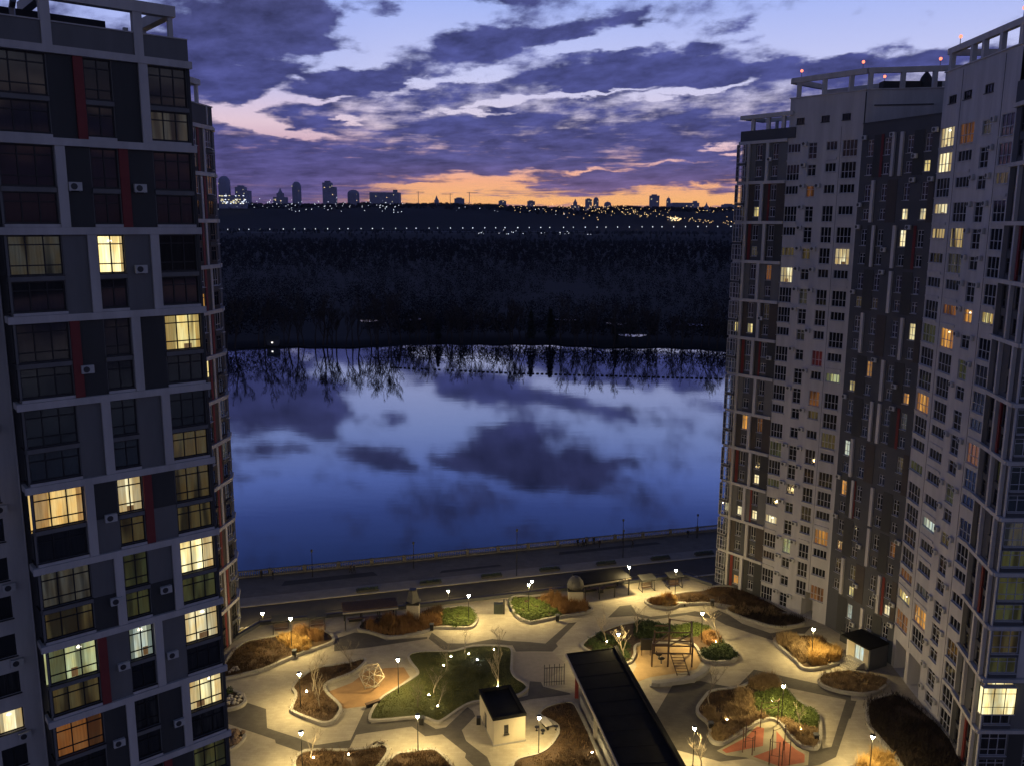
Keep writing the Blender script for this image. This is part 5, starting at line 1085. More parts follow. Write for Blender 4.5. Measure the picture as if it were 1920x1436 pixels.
p_, q_ = lerp2(c0, c1, .45), lerp2(c0, c1, .75); d0 = (p_[0] + .6, p_[1] - 2.4); d1 = (q_[0] + .6, q_[1] - 2.4)
for s_, e_ in ((p_, d0), (q_, d1)): MB().bar((*s_, 2.0), (*e_, .05), .1).build('ladder_rail', M_wood, cf)
for i in range(8): t_ = i / 8 + .06; MB().bar((*lerp2(p_, d0, t_), 2 - 1.95 * t_), (*lerp2(q_, d1, t_), 2 - 1.95 * t_), .06).build('rung', M_wood, cf)
x, y = G(1217, 1226); ib = thing('info_board', 'dark notice board left of the climbing frame', 'notice board', (x, y, 0)); MB().box(x - .8, x + .8, y - .06, y + .06, .9, 2.6).build('board', M_black, ib)
for s_ in (-.6, .6): MB().box(x + s_ - .05, x + s_ + .05, y + .062, y + .16, 0, 2.6).build('post', M_wood, ib)
# rocking toys beside the frame
for px, lb in (((1246, 1240), 'small dark spring rocker left of the ladder'), ((1241, 1232), 'small dark spring rocker behind the ladder')):
    x, y = G(*px); t = thing('spring_rocker', lb, 'spring rocker', (x, y, 0)); MB().tube([(x, y, 0), (x, y, .5)], [.12, .12], 8).build('spring', M_metal, t); MB().ball((x, y, .75), .4, 8, 5, (1.2, .45, .6)).build('body', M_black, t); MB().bar((x - .3, y, .9), (x - .35, y, 1.25), .08).build('handle', M_black, t)
# curved retaining seat
cs = thing('curved_seat_wall', 'long curved concrete seat wall below the climbing frame', 'seat wall', (*G(1275, 1275), 0))
cp = GP([(1228, 1283), (1240, 1284), (1262, 1281), (1285, 1278), (1305, 1274), (1322, 1264), (1332, 1252)])
sw = MB(); n_ = len(cp); 
for i in range(n_ - 1):
    d = Vector((cp[i + 1][0] - cp[i][0], cp[i + 1][1] - cp[i][1])).normalized(); nn = Vector((-d.y, d.x)) * .45
    a, c = cp[i], cp[i + 1]; sw.prism([(a[0] - nn.x, a[1] - nn.y), (c[0] - nn.x + d.x * .1, c[1] - nn.y + d.y * .1), (c[0] + nn.x + d.x * .1, c[1] + nn.y + d.y * .1), (a[0] + nn.x, a[1] + nn.y)], .22, .75 + .001 * i)
sw.build('seat', M_conc, cs)
for i in range(0, n_, 2): x, y = cp[i]; MB().box(x - .25, x + .25, y - .25, y + .25, 0, .22).build('foot', M_conc, cs)
# rope dome
dm = thing('rope_climbing_dome', 'tilted rope climbing polyhedron with pale tubes on the orange surface', 'climbing dome', (*G(703, 1290), 0))
X0, Y0 = G(704, 1292); Rr = 1.75
ph = (1 + 5 ** .5) / 2; IC = [Vector(v).normalized() for v in ((-1, ph, 0), (1, ph, 0), (-1, -ph, 0), (1, -ph, 0), (0, -1, ph), (0, 1, ph), (0, -1, -ph), (0, 1, -ph), (ph, 0, -1), (ph, 0, 1), (-ph, 0, -1), (-ph, 0, 1))]
MT = Matrix.Rotation(.5, 3, 'Y') @ Matrix.Rotation(.35, 3, 'X'); IC = [MT @ v for v in IC]; IV = [Vector((X0, Y0, 1.75)) + v * Rr for v in IC]
M_tube = mat('pale_steel_tube', (.46, .40, .30), .5, .1, 3); M_rope = mat('rope', (.20, .14, .08), .9, .2, 5)
for i in range(12):
    for j in range(i + 1, 12):
        if (IC[i] - IC[j]).length < 1.1: MB().tube([IV[i], IV[j]], [.05, .05], 5).build('tube', M_tube, dm)
rpn = MB()
for i in range(12):
    for j in range(12):
        for k in range(j + 1, 12):
            if i not in (j, k) and i < j and (IC[i] - IC[j]).length < 1.1 and (IC[i] - IC[k]).length < 1.1 and (IC[j] - IC[k]).length < 1.1:
                for t_ in (.25, .5, .75): rpn.tube([IV[i].lerp(IV[j], t_), IV[i].lerp(IV[k], t_)], [.018, .018], 3); rpn.tube([IV[j].lerp(IV[i], t_), IV[j].lerp(IV[k], t_)], [.018, .018], 3)
tag(rpn.build('rope_net', M_rope, dm), kind='stuff')
for v in sorted(IV, key=lambda v: v.z)[:3]: MB().tube([v, (v.x, v.y, 0)], [.06, .06], 6).build('foot', M_tube, dm)
# outdoor gym
M_gym = mat('gym_bar_steel', (.10, .045, .03), .5, .15, 3)
def gym(posts, bars, label):
    pw = [G(*p) for p in posts]; t = thing('pull_up_bars', label, 'exercise bars', (*pw[0], 0)); hs = {}
    for i, (x, y) in enumerate(pw): MB().tube([(x, y, 0), (x, y, bars['h'][i])], [.06, .055], 7).build('post', M_gym, t)
    for i, j, z in bars['b']: MB().tube([(*pw[i], z), (*pw[j], z)], [.028, .028], 6).build('bar', M_gym, t)
gym([(1400, 1405), (1405, 1396), (1418, 1410), (1422, 1402)], dict(h=[3.1, 3.3, 2.3, 2.6], b=[(0, 1, 2.9), (0, 2, 2.1), (1, 3, 2.4), (2, 3, 2.1), (0, 3, 1.4)]), 'dark red pull up bars on the left gym floor')
gym([(1450, 1427), (1468, 1430), (1474, 1430), (1488, 1428), (1455, 1410), (1478, 1400)], dict(h=[3.2, 3.0, 3.2, 3.0, 3.3, 3.3], b=[(0, 1, 2.9), (1, 2, 1.3), (2, 3, 2.9), (0, 4, 2.9), (3, 5, 2.9), (4, 5, 3.1), (0, 1, 1.2)]), 'dark red pull up bars on the right gym floor')
gym([(1433, 1358), (1465, 1352)], dict(h=[3.4, 3.4], b=[(0, 1, 3.2), (0, 1, 2.4)]), 'tall exercise bars at the back of the gym')
# street workout fence left of the black roof
wf = thing('workout_rack', 'dark rack of upright bars left of the black roof', 'exercise bars', (*G(1045, 1285), 0))
w0, w1 = G(1027, 1284), G(1064, 1281)
for i in range(9): x, y = lerp2(w0, w1, i / 8); MB().tube([(x, y, 0), (x, y, 2.6 if i % 2 else 3.0)], [.045, .045], 6).build('upright', M_black, wf)
for z in (.5, 2.5): MB().bar((*w0, z), (*w1, z), .06).build('rail', M_black, wf)
# white table with stools
tb = thing('picnic_table', 'white topped table beside the lamp at the mulch bed', 'table', (*G(1031, 1362), 0)); tx, ty = G(1030, 1362)
o = MB().box(-.5, .5, -1.0, 1.0, .74, .80).build('table_top', mat('white_table_top', (.62, .58, .48), .6, .06, 3), tb); o.matrix_basis = Matrix.Translation((tx, ty, 0)) @ Matrix.Rotation(.45, 4, 'Z')
o = MB().box(-.08, .08, -.7, .7, 0, .74).build('pedestal', M_black, tb); o.matrix_basis = Matrix.Translation((tx, ty, 0)) @ Matrix.Rotation(.45, 4, 'Z')
for px, lb in (((1014, 1368), 'left round dark stool by the white table'), ((1025, 1374), 'right round dark stool by the white table'), ((1050, 1366), 'round dark stool behind the white table')):
    x, y = G(*px); t = thing('stool', lb, 'stool', (x, y, 0)); MB().lathe([(.24, .42), (.27, .45), (.27, .50), (.22, .52)], 12, (x, y, 0)).build('seat', M_black, t); MB().lathe([(.18, 0), (.05, .06), (.05, .42)], 8, (x, y, 0)).build('leg', M_black, t)
# bins
for px, lb in (((558, 1236), 'dark litter bin at the kerb under the far left lamp'), ((815, 1183), 'dark litter bin at the end of the tawny grass kerb'), ((798, 1360), 'dark litter bin behind the lamp in front of the lawn'), ((1050, 1163), 'dark litter bin at the kerb of the domed vent bed'), ((1340, 1131), 'dark litter bin at the kerb of the far right bed'), ((1340, 1364), 'dark litter bin left of the gym bed'), ((1537, 1384), 'dark litter bin right of the gym bed'), ((752, 1326), 'low dark bench box on the lawn kerb by the climbing dome')):
    x, y = G(*px); bench = 'bench' in lb; t = thing('bench_box' if bench else 'litter_bin', lb, 'bench' if bench else 'litter bin', (x, y, 0))
    if bench:
        for n_, bx_, m in (('seat', (-1.0, 1.0, -.25, .25, .42, .52), M_wood), ('base', (-.9, .9, -.2, .2, 0, .42), M_black)): o = MB().box(*bx_).build(n_, m, t); o.matrix_basis = Matrix.Translation((x - 3.1, y + .2, .0)) @ Matrix.Rotation(.62, 4, 'Z')
    else: MB().box(x - .26, x + .26, y - .26, y + .26, .1, .95).build('body', M_black, t); MB().box(x - .3, x + .3, y - .3, y + .3, 1.02, 1.1).build('lid', M_midgrey, t); MB().box(x - .06, x + .06, y - .06, y + .06, .0, 1.02).build('stem', M_metal, t)
x, y = G(941, 1150); kk = thing('kiosk_cabinet', 'dark green cabinet between the two green beds', 'cabinet', (x, y, 0)); MB().box(x - .85, x + .6, y - .3, y + .5, .1, 1.7).build('body', mat('green_cabinet', (.03, .04, .035), .6), kk); MB().box(x - .8, x + .55, y - .25, y + .45, 0, .1).build('plinth', M_conc, kk); MB().box(x + .62, x + .85, y - .2, y + .3, .0, 2.3).build('panel', M_black, kk)
sb = thing('stone_bench', 'pale stone bench in front of the golden bush', 'bench', (*G(1281, 1131), 0)); x, y = G(1281, 1131); MB().box(x - .85, x + .85, y - .3, y + .3, .38, .55).build('seat', M_stone, sb)
for s_ in (-.6, .6): MB().box(x + s_ - .12, x + s_ + .12, y - .25, y + .25, 0, .38).build('leg', M_black, sb)
# entrance hut with steps, right
en = thing('entrance_hut', 'pale entrance hut with dark flat roof, glowing doorway and steps', 'hut', (*G(1612, 1240), 0))
p0_, p1_ = G(1594, 1228), G(1632, 1249)
FE = Facade(en, p0_, p1_); d_ = Vector((p1_[0] - p0_[0], p1_[1] - p0_[1])).normalized()
FE.hole(1.2, .9, 1.5, 2.0, .25); FE.wall(0, FE.len, 0, 3.2, M_beige, 'front_wall')
FE.part('glowing_door', MB().box(1.2, 2.7, .18, .24, .9, 2.9), LIT['w']); FE.part('door_frame', MB().box(1.92, 1.98, .1, .178, .9, 2.9), M_frw)
FE.part('roof', MB().box(-1.0, FE.len + .3, -.4, 3.6, 3.22, 3.42), M_roofd); FE.part('side_wall', MB().box(-.25, -.004, .0, 3.5, 0, 3.2), M_white2); FE.part('side_wall', MB().box(FE.len + .004, FE.len + .25, 0, 3.5, 0, 3.2), M_midgrey)
FE.part('ramp_wall', MB().box(-4.5, -.3, 3.4, 3.7, 0, 1.6), M_dark)
for i in range(6): FE.part('step', MB().box(.3, 3.0, -.35 - .36 * (i + 1), -.35 - .36 * i if i else -.002, 0, .9 - .15 * i), M_kerb)
# low dark hedges along the footway
for i, (a_, b2) in enumerate(((22.4, -12.4), (33.6, -12.1), (44.8, -12.1), (55.9, -12.0), (67.1, -11.9), (78.1, -12.2), (87.4, -12.2))):
    x, y = emb(a_, b2); p = [emb(a_ - 1.9, b2 - .45), emb(a_ + 1.9, b2 - .45), emb(a_ + 1.9, b2 + .45), emb(a_ - 1.9, b2 + .45)]
    t = thing('planter_box', ['leftmost low dark hedge box on the river footway', 'second low dark hedge box from the left on the footway', 'third low dark hedge box from the left on the footway', 'fourth low dark hedge box from the left on the footway', 'fifth low dark hedge box from the left on the footway', 'sixth low dark hedge box from the left on the footway', 'rightmost low dark hedge box on the river footway'][i], 'planter', (x, y, -3.08), 'hedge boxes along the footway')
    MB().prism(p, -3.08, -2.75).build('box', M_dark, t); V, F = leaves([(*emb(a_ + q, b2), -2.8) for q in np.linspace(-1.6, 1.6, 7)], [(.42, .42, .45)] * 7, 70, .08); npobj('hedge', V, F, M_leafd, t)
# unlit lamp posts on the promenade
for i, (a_, b2, h_) in enumerate(((13.5, -3.8, 4.6), (31.8, -4.6, 4.6), (49.3, -12.9, 8.4), (71.5, -9.6, 5), (74.5, -2.4, 4.4), (90.3, -3.7, 4.5))):
    x, y = emb(a_, b2); t = thing('promenade_lamp', ['unlit dark lamp post left on the river promenade', 'unlit dark lamp post between the leftmost people and the middle', 'tallest unlit lamp post at the footway kerb', 'unlit lamp post near the lone walker on the promenade', 'unlit lamp post at the balustrade right of the group', 'unlit lamp post nearest the far right block'][i], 'lamp post', (x, y, -3.1), 'unlit lamp posts on the promenade')
    MB().tube([(x, y, -3.1), (x, y, -3.1 + h_)], [.09, .05], 7).build('post', M_black, t); MB().lathe([(.07, 0), (.2, .3), (.22, .5), (.1, .62)], 8, (x, y, -3.1 + h_)).build('lantern', M_midgrey, t)
# ================================================================== people on the promenade
def person_mesh(seed, walk):
    r = random.Random(seed); st = .20 if walk else .05
    J = {'pel': (0, 0, .95, .15), 'wai': (0, 0, 1.12, .15), 'che': (0, .01, 1.35, .17), 'nek': (0, 0, 1.50, .07), 'hd0': (0, -.01, 1.60, .095), 'hd1': (0, -.02, 1.70, .10),
         'lh': (.09, 0, .90, .10), 'lk': (.10, -st * .8, .50, .075), 'la': (.10, -st * .6, .09, .05), 'lt': (.10, -st * .6 - .15, .04, .045), 'rh': (-.09, 0, .90, .10), 'rk': (-.10, st * .5, .50, .075), 'ra': (-.10, st * 1.3, .10, .05), 'rt': (-.10, st * 1.3 - .14, .04, .045),
         'ls': (.19, 0, 1.42, .075), 'le': (.25, .05 + st * .5, 1.14, .06), 'lw': (.24, -.06 + st * .4, .90, .045), 'lf': (.23, -.09 + st * .3, .80, .035), 'rs': (-.19, 0, 1.42, .075), 're': (-.25, .05 - st * .5, 1.14, .06), 'rw': (-.24, -.08 - st * .6, .90, .045), 'rf': (-.23, -.12 - st * .6, .80, .035)}
    E_ = [('pel', 'wai'), ('wai', 'che'), ('che', 'nek'), ('nek', 'hd0'), ('hd0', 'hd1'), ('pel', 'lh'), ('lh', 'lk'), ('lk', 'la'), ('la', 'lt'), ('pel', 'rh'), ('rh', 'rk'), ('rk', 'ra'), ('ra', 'rt'), ('che', 'ls'), ('ls', 'le'), ('le', 'lw'), ('lw', 'lf'), ('che', 'rs'), ('rs', 're'), ('re', 'rw'), ('rw', 'rf')]
    ks = list(J); me = bpy.data.meshes.new('person'); me.from_pydata([J[k][:3] for k in ks], [(ks.index(a), ks.index(c)) for a, c in E_], [])
    o = bpy.data.objects.new('tmp_person', me); COL.objects.link(o); o.modifiers.new('s', 'SKIN')
    for i, k in enumerate(ks): d = me.skin_vertices[0].data[i]; d.radius = (J[k][3],) * 2; d.use_root = k == 'pel'
    sd = o.modifiers.new('u', 'SUBSURF'); sd.levels = 1; sd.render_levels = 1
    dg = bpy.context.evaluated_depsgraph_get(); m2 = bpy.data.meshes.new_from_object(o.evaluated_get(dg)); m2.name = 'person'
    bpy.data.objects.remove(o); return m2
def cloth(name, coat, legs):
    m = bpy.data.materials.new(name); m.use_nodes = True; n = NB(m.node_tree); p = m.node_tree.nodes['Principled BSDF']; t = n.n('ShaderNodeTexCoord'); s_ = n.n('ShaderNodeSeparateXYZ'); n.link(t.outputs['Object'], s_.inputs[0])
    c = n.mix(n.mr(s_.outputs[2], .78, .82), legs, coat); c = n.mix(n.mr(s_.outputs[2], 1.52, 1.54), c, (.30, .19, .14)); c = n.mix(n.mr(s_.outputs[2], 1.70, 1.73), c, (.02, .015, .012)); n.link(c, p.inputs['Base Color']); p.inputs['Roughness'].default_value = .9; return m
PM = [person_mesh(1, True), person_mesh(2, False), person_mesh(3, True)]
for me_, mm in zip(PM, (cloth('dark_coat', (.02, .02, .025), (.015, .016, .02)), cloth('black_jacket', (.015, .015, .016), (.03, .03, .04)), cloth('brown_coat', (.03, .022, .018), (.012, .012, .014)))): me_.materials.append(mm)
for i, (a_, b2, rz, lb) in enumerate(((4.6, -2.2, .3, 'leftmost person in dark clothes standing by the balustrade'), (6.6, -3.2, 2, 'second person from the left walking in dark clothes'), (20.3, -3.9, 1.2, 'left one of a pair in dark clothes strolling on the promenade'), (20.9, -4.1, 1.3, 'right one of a pair in dark clothes strolling on the promenade'),
   (65.0, -2.0, .5, 'leftmost person of the group by the balustrade in dark clothes'), (66.0, -2.3, 1.5, 'second person from the left of the group by the balustrade'), (66.6, -2.2, 4, 'third person of the group by the balustrade in dark clothes'), (68.5, -1.8, 3.2, 'person leaning at the balustrade right of the group'), (69.0, -3.6, 5.5, 'person in dark coat before the balustrade right of the group'), (75.4, -5.2, 1.6, 'lone walker in dark clothes in the middle of the promenade'), (88.6, -3.0, 2.5, 'rightmost person in dark clothes near the far right block'))):
    x, y = emb(a_, b2); o = bpy.data.objects.new('person', PM[i % 3]); COL.objects.link(o); o.location = (x, y, -3.12); o.rotation_euler = (0, 0, rz); tag(o, lb, 'person', 'people on the promenade')
# ================================================================== far side of the river
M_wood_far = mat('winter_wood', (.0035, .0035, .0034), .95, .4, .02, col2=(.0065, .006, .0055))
# individual trees along the island shore
FT = []
for i in range(6):
    a, c = branch_tree(200 + i, 15.0, .30, 4, .46, (3, 4), .30, first=.22, sides=4, twig=.035); a.materials.append(M_barkd); c.materials.append(M_barkd); FT.append((a, c))
def pine(seed, h):
    r = np.random.default_rng(seed); V = []; n = 1500; z = r.uniform(.12, 1, n) ** .9; rad = (1.06 - z) ** .8 * h * .19 * r.uniform(.35, 1, n) * (1 + .3 * np.sin(z * 46)); a = r.uniform(0, 6.283, n)
    p = np.stack([rad * np.cos(a), rad * np.sin(a), z * h], 1); u = np.stack([np.cos(a), np.sin(a), r.normal(-.3, .3, n)], 1) * .75; w = np.stack([-np.sin(a), np.cos(a), r.normal(0, .3, n)], 1) * .34
    V = np.stack([p - u * .3, p + w, p + u, p - w], 1).reshape(-1, 3); me = npmesh('crown', V, np.arange(len(V)).reshape(-1, 4), mat('pine_needles', (.012, .020, .012), .9, .3, 1)); t = MB().tube([(0, 0, 0), (0, 0, h * .8)], [.32, .08], 6).mesh('trunk'); t.materials.append(M_barkd); return t, me
PN = [pine(1, 17), pine(2, 15)]
rs = random.Random(4)
def ORD(n): return str(n) + ('th' if 10 < n < 20 else {1: 'st', 2: 'nd', 3: 'rd'}.get(n % 10, 'th'))
xs_ = [-150, -138, -126, -118, -109, -101, -94, -86, -79, -73, -66, -62, -57, -50, -45, -38, -33, -27, -22, -15, -9, -3, 3, 7, 27, 33, 40, 48, 54, 61, 69, 74, 82, 88, 95, 102, 108, 116, 124, 133] + [-146, -132, -122, -113, -105, -97, -90, -83, -76, -69, -54, -47, -30, -18, 0, 36, 44, 65, 78, 91, 99, 112, 120]
xs_.sort()
for i, x in enumerate(xs_):
    x += rs.uniform(-2, 2); tree_root('shore_tree', ('leftmost' if i == 0 else ORD(i + 1)) + ' bare dark tree from the left along the far shore', 'tree', *FT[i % 6], (x, float(shore(x)) + rs.uniform(1, 5), -6.6), rs.uniform(0, 6), rs.uniform(1.0, 1.6) * (1.18 if x < -66 else 1), 'bare trees on the far shore')
for x, k, sc, lb in ((10.5, 0, 1.1, 'left of two dark conifers mirrored near the middle of the far shore'), (21.5, 1, 1.3, 'right of two dark conifers mirrored near the middle of the far shore'), (-42, 1, .9, 'lone dark conifer left of the middle on the far shore'), (57, 1, .75, 'small dark conifer right of the middle on the far shore')):
    tree_root('conifer', lb, 'tree', *PN[k], (x, float(shore(x)) + 2, -6.8), .5, sc)
# the wood behind them: one mass of bare crowns
n = 13000
d_ = RNG.uniform(0, 1, n) ** 1.8 * 2900 + 14; fx = RNG.uniform(-1, 1, n) * (210 + d_ * .50); fy = shore(fx) + d_
keep = vnoise(fx, fy, 55, 12) > .30; keep |= d_ > 500; fx, fy, d_ = fx[keep], fy[keep], d_[keep]; n = len(fx)
per = 26; hh = RNG.uniform(9, 15, n) * np.clip(.78 + d_ / 200, .78, 1) * np.where((fx < -70) & (d_ < 80), 1.6, 1.0); lod = np.clip(d_ / 500, 1, 3.2)
P_ = np.repeat(np.stack([fx, fy, land_h(fx, fy, d_)], 1), per, 0); H_ = np.repeat(hh, per); Wd = np.repeat(lod, per)[:, None]; m = len(P_)
a_ = RNG.uniform(0, 6.283, m); zf = RNG.uniform(.25, 1.0, m); r1_ = H_ * .30 * np.sqrt(np.maximum(1 - ((zf - .6) / .45) ** 2, .02)) * RNG.uniform(.2, 1, m)
A0 = P_ + np.stack([r1_ * np.cos(a_), r1_ * np.sin(a_), zf * H_], 1)
d1_ = RNG.normal(0, 1, (m, 3)); d1_ /= np.linalg.norm(d1_, axis=1)[:, None]; d2_ = np.cross(d1_, RNG.normal(0, 1, (m, 3))); d2_ /= np.linalg.norm(d2_, axis=1)[:, None]
V = np.stack([A0 - d1_ * .75 * Wd, A0 + d1_ * .75 * Wd, A0 + d2_ * .55 * Wd], 1).reshape(-1, 3)
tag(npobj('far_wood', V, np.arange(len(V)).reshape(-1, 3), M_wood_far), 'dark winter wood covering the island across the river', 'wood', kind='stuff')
# pools and sand among the trees
for i, (px, rx, ry) in enumerate((((1300, 607), 10, 1.6), ((1185, 628), 8, 1.5), ((780, 602), 6, 2), ((1160, 606), 8, 2), ((1060, 600), 7, 2), ((690, 606), 6, 2))):
    x, y = G(*px, -5.0); pts = [(x + rx * math.cos(t) * (1 + .2 * math.sin(3 * t)), y + ry * 4 * math.sin(t)) for t in np.linspace(0, 6.283, 18, endpoint=False)]
    tag(MB().sheet(pts, -4.6).build('pond', M_water), kind='structure')
# shore hut with a light
x, y = -130.0, 464.0; fh = thing('shore_hut', 'small lit hut on the far shore at the left', 'hut', (x, y, -6)); MB().box(x - 3, x + 3, y, y + 4, -6.5, -3).build('wall', M_midgrey, fh); MB().add([(x - 3.4, y - .4, -3), (x + 3.4, y - .4, -3), (x + 3.4, y + 4.4, -3), (x - 3.4, y + 4.4, -3), (x - 3.4, y + 2, -1.3), (x + 3.4, y + 2, -1.3)], [(0, 1, 5, 4), (2, 3, 4, 5), (0, 4, 3), (1, 2, 5)]).build('roof', M_dark, fh); MB().box(x - .5, x + .4, y - .06, y - .01, -4.9, -4.2).build('lit_window', emis('hut_light', (1, .95, .85), 2.0, False), fh)
# float line across the river
fl = MB().tube([(-.62, 0, 0), (-.5, 0, .12), (.5, 0, .12), (.62, 0, 0)], [.1, .34, .34, .1], 8).mesh('float'); fl.materials.append(mat('dark_float', (.012, .012, .014), .7))
bp = [Vector((-56.2, 399.3)), Vector((1.2, 385.6)), Vector((93.9, 374.3))]
for (p, q) in ((bp[0], bp[1]), (bp[1], bp[2])):
    k = int((q - p).length / 2.05)
    for i in range(k):
        c = p.lerp(q, i / k)
        if -45 < c.x < -25 and i % 3 == 0: continue
        o = bpy.data.objects.new('mooring_float', fl); COL.objects.link(o); o.location = (c.x, c.y, -6.98); o.rotation_euler = (0, 0, -.15 + random.uniform(-.2, .2)); tag(o, 'dark float in the dotted line across the river', 'float', 'floats in a line across the river')
# far embankment road and its lamps
def hz(x, y): return float(land_h(np.array([x]), np.array([y]), np.array([3000.]))[0])
E_w = emis('far_lamp_white', (.80, .88, 1.0), 2.2, False); E_y = emis('far_lamp_amber', (1.0, .66, .28), 3.0, False); E_g = emis('far_window_glow', (1.0, .88, .48), 1.3, False)
fp = MB().tube([(0, 0, 0), (0, 0, 11)], [.35, .25], 4).mesh('post'); fp.materials.append(M_black); lw = MB().ball((0, 0, 12), 1.7, 6, 4).mesh('lamp_head'); lw.materials.append(E_w)
for i in range(46):
    px = 421 + i * 21 + random.uniform(-3, 3); py = 437 - (px - 421) * .0175; X, Y, Z = AT(px, py, 3215.0)
    t = bpy.data.objects.new('road_lamp', None); COL.objects.link(t); t.location = (X, Y, Z - 12); t.scale = (random.uniform(.45, .95),) * 2 + (1,); tag(t, 'tiny white lamp in the row along the far embankment road', 'lamp post', 'lamps along the far embankment road')
    for n_, me in (('post', fp), ('lamp_head', lw)): o = bpy.data.objects.new(n_, me); COL.objects.link(o); o.parent = t
rdp = [AT(px, 441.5 - (px - 421) * .014, 3190.0) for px in range(405, 1100, 30)]
rd = MB()
for p, q in zip(rdp[:-1], rdp[1:]): rd.add([(p[0], p[1], p[2] - 3), (q[0], q[1], q[2] - 3), (q[0], q[1] + 14, q[2] - .5), (p[0], p[1] + 14, p[2] - .5)], [(0, 1, 2, 3)])
tag(rd.build('far_road', mat('far_road_concrete', (.10, .10, .11), .9)), kind='structure')
# skyline buildings on the ridge
M_sky = mat('far_building_wall_hazed', (.28, .30, .44), .9, .15, .02)  # bluish fade of distance haze painted into the wall colour
def sky_bld(px, y0, w, y1, label, kind='flat', D=4050.0, lights=5):
    """px centre, roof row y0, base row y1, width in survey pixels"""
    X, Y, Zt = AT(px, y0, D); zb = AT(px, y1 + 14, D)[2]; s_ = D / FPX * 1.0; w *= s_; h = Zt - zb; t = thing('city_building', label, 'building', (X, Y, zb)); b_ = MB(); dp = w * .6
    if kind == 'flat': b_.box(X - w / 2, X + w / 2, Y, Y + dp, zb, Zt - h * .06); r = MB().box(X - w * .3, X + w * .25, Y + dp * .2, Y + dp * .8, Zt - h * .06, Zt)
    elif kind == 'step': b_.box(X - w / 2, X + w * .18, Y, Y + dp, zb, Zt); b_.box(X + w * .18, X + w / 2, Y + .3, Y + dp, zb, Zt - h * .16); r = MB().box(X - w * .35, X + w * .05, Y + dp * .2, Y + dp * .8, Zt, Zt + h * .07)
    elif kind == 'round': b_.lathe([(w / 2, 0), (w / 2, h * .82), (w * .42, h * .92), (w * .2, h)], 12, (X, Y + dp / 2, zb)); r = MB().tube([(X, Y + dp / 2, Zt), (X, Y + dp / 2, Zt + h * .12)], [1.0, .4], 4)
    elif kind == 'spire': b_.box(X - w / 2, X + w / 2, Y, Y + dp, zb, zb + h * .55); b_.box(X - w * .22, X + w * .22, Y + 1, Y + dp, zb + h * .55, zb + h * .75); r = MB().lathe([(w * .2, 0), (w * .1, h * .12), (1.0, h * .25)], 6, (X, Y + dp / 2, zb + h * .75))
    else: b_.box(X - w / 2, X + w / 2, Y, Y + dp, zb, Zt); r = MB().box(X + w * .3, X + w * .42, Y + 2, Y + dp * .5, Zt, Zt + h * .15)
    b_.build('wall', M_sky, t); r.build('roof', M_sky, t)
    rnd = random.Random(int(px))
    for i in range(lights):
        xx = X + rnd.uniform(-.42, .42) * w; zz = zb + rnd.uniform(.45, .9) * (h * (.5 if kind == 'spire' else 1)); MB().box(xx - 1.3, xx + 1.3, Y - 2.2 if kind != 'round' else Y - 4, Y - 2.0 if kind != 'round' else Y - 3.8, zz - 1.0, zz + 1.0).build('lit_window', E_g if rnd.random() < .6 else E_y, t)
for a in ((413, 337, 22, 384, 'tall rounded tower at the left end of the skyline', 'round', 4050, 2), (449, 357, 26, 385, 'low stepped block right of the leftmost skyline tower', 'step', 4060, 8), (519, 358, 24, 382, 'building with a pointed roof on the left skyline', 'spire'), (550, 346, 17, 382, 'slender tower left of the twin slabs on the skyline', 'round', 4050, 3), (612, 347, 24, 383, 'stepped twin slab tower on the left skyline', 'step', 4050, 4),
          (657, 360, 22, 384, 'squat rounded building right of the twin slabs', 'round'), (716, 364, 54, 384, 'long flat roofed building with one bright window', 'slab', 4080, 4), (814, 369, 18, 389, 'small block beside the cranes at the glow', 'spire', 4050, 0), (857, 372, 18, 389, 'square block right of the cranes', 'flat', 4050, 0), (938, 376, 14, 387, 'low block on the ridge left of centre', 'flat', 4070, 2), (992, 376, 14, 387, 'low block on the ridge near the centre', 'flat', 4070, 2),
          (1075, 372, 16, 384, 'small church like building on the ridge', 'spire', 4050, 2), (1100, 371, 12, 384, 'left of two narrow blocks on the ridge', 'flat', 4050, 2), (1114, 369, 10, 384, 'right of two narrow blocks on the ridge', 'round', 4050, 2), (1136, 377, 13, 386, 'low rounded roof right of the two narrow blocks', 'round', 4070, 1), (1224, 362, 17, 386, 'tall square tower on the right skyline', 'flat', 4050, 3), (1250, 368, 8, 384, 'thin rounded tower on the right skyline', 'round', 4050, 1), (1322, 376, 16, 390, 'floodlit white domed building at the right', 'spire', 3990, 14), (1283, 377, 48, 386, 'long low roofline right of the thin tower', 'slab', 4080, 3), (1364, 378, 24, 388, 'flat block at the right end of the skyline', 'flat', 4080, 2)):
    sky_bld(*a)
for px, y0, jib, lb in ((780, 363, 12, 'left tower crane against the glow'), (840, 366, -16, 'middle tower crane against the glow'), (876, 363, 16, 'right tower crane against the glow')):
    X, Y, Z = AT(px, y0, 4040.0); t = thing('tower_crane', lb, 'crane', (X, Y, Z - 70)); MB().tube([(X, Y, Z - 70), (X, Y, Z + 4)], [1.4, 1.4], 4).build('mast', M_sky, t); MB().bar((X - jib * .8, Y, Z), (X + jib * 2.4, Y, Z), 1.8).build('jib', M_sky, t)
X, Y, Z = AT(1412 - 150, 410, 3700.0)
pb = thing('floodlit_building', 'brightly lit building at the foot of the right hill', 'building', (X, Y, Z - 10)); MB().box(X - 24, X + 24, Y, Y + 20, Z - 30, Z + 12).build('wall', M_sky, pb)
for i in range(34): xx = X + random.uniform(-25, 25); zz = Z + random.uniform(-14, 11); MB().box(xx - 2.4, xx + 2.4, Y - 1.6, Y - 1.2, zz - 1.6, zz + 1.6).build('lit_window', E_g if i % 2 else E_y, pb)
X, Y, Z = AT(432, 383, 3900.0)
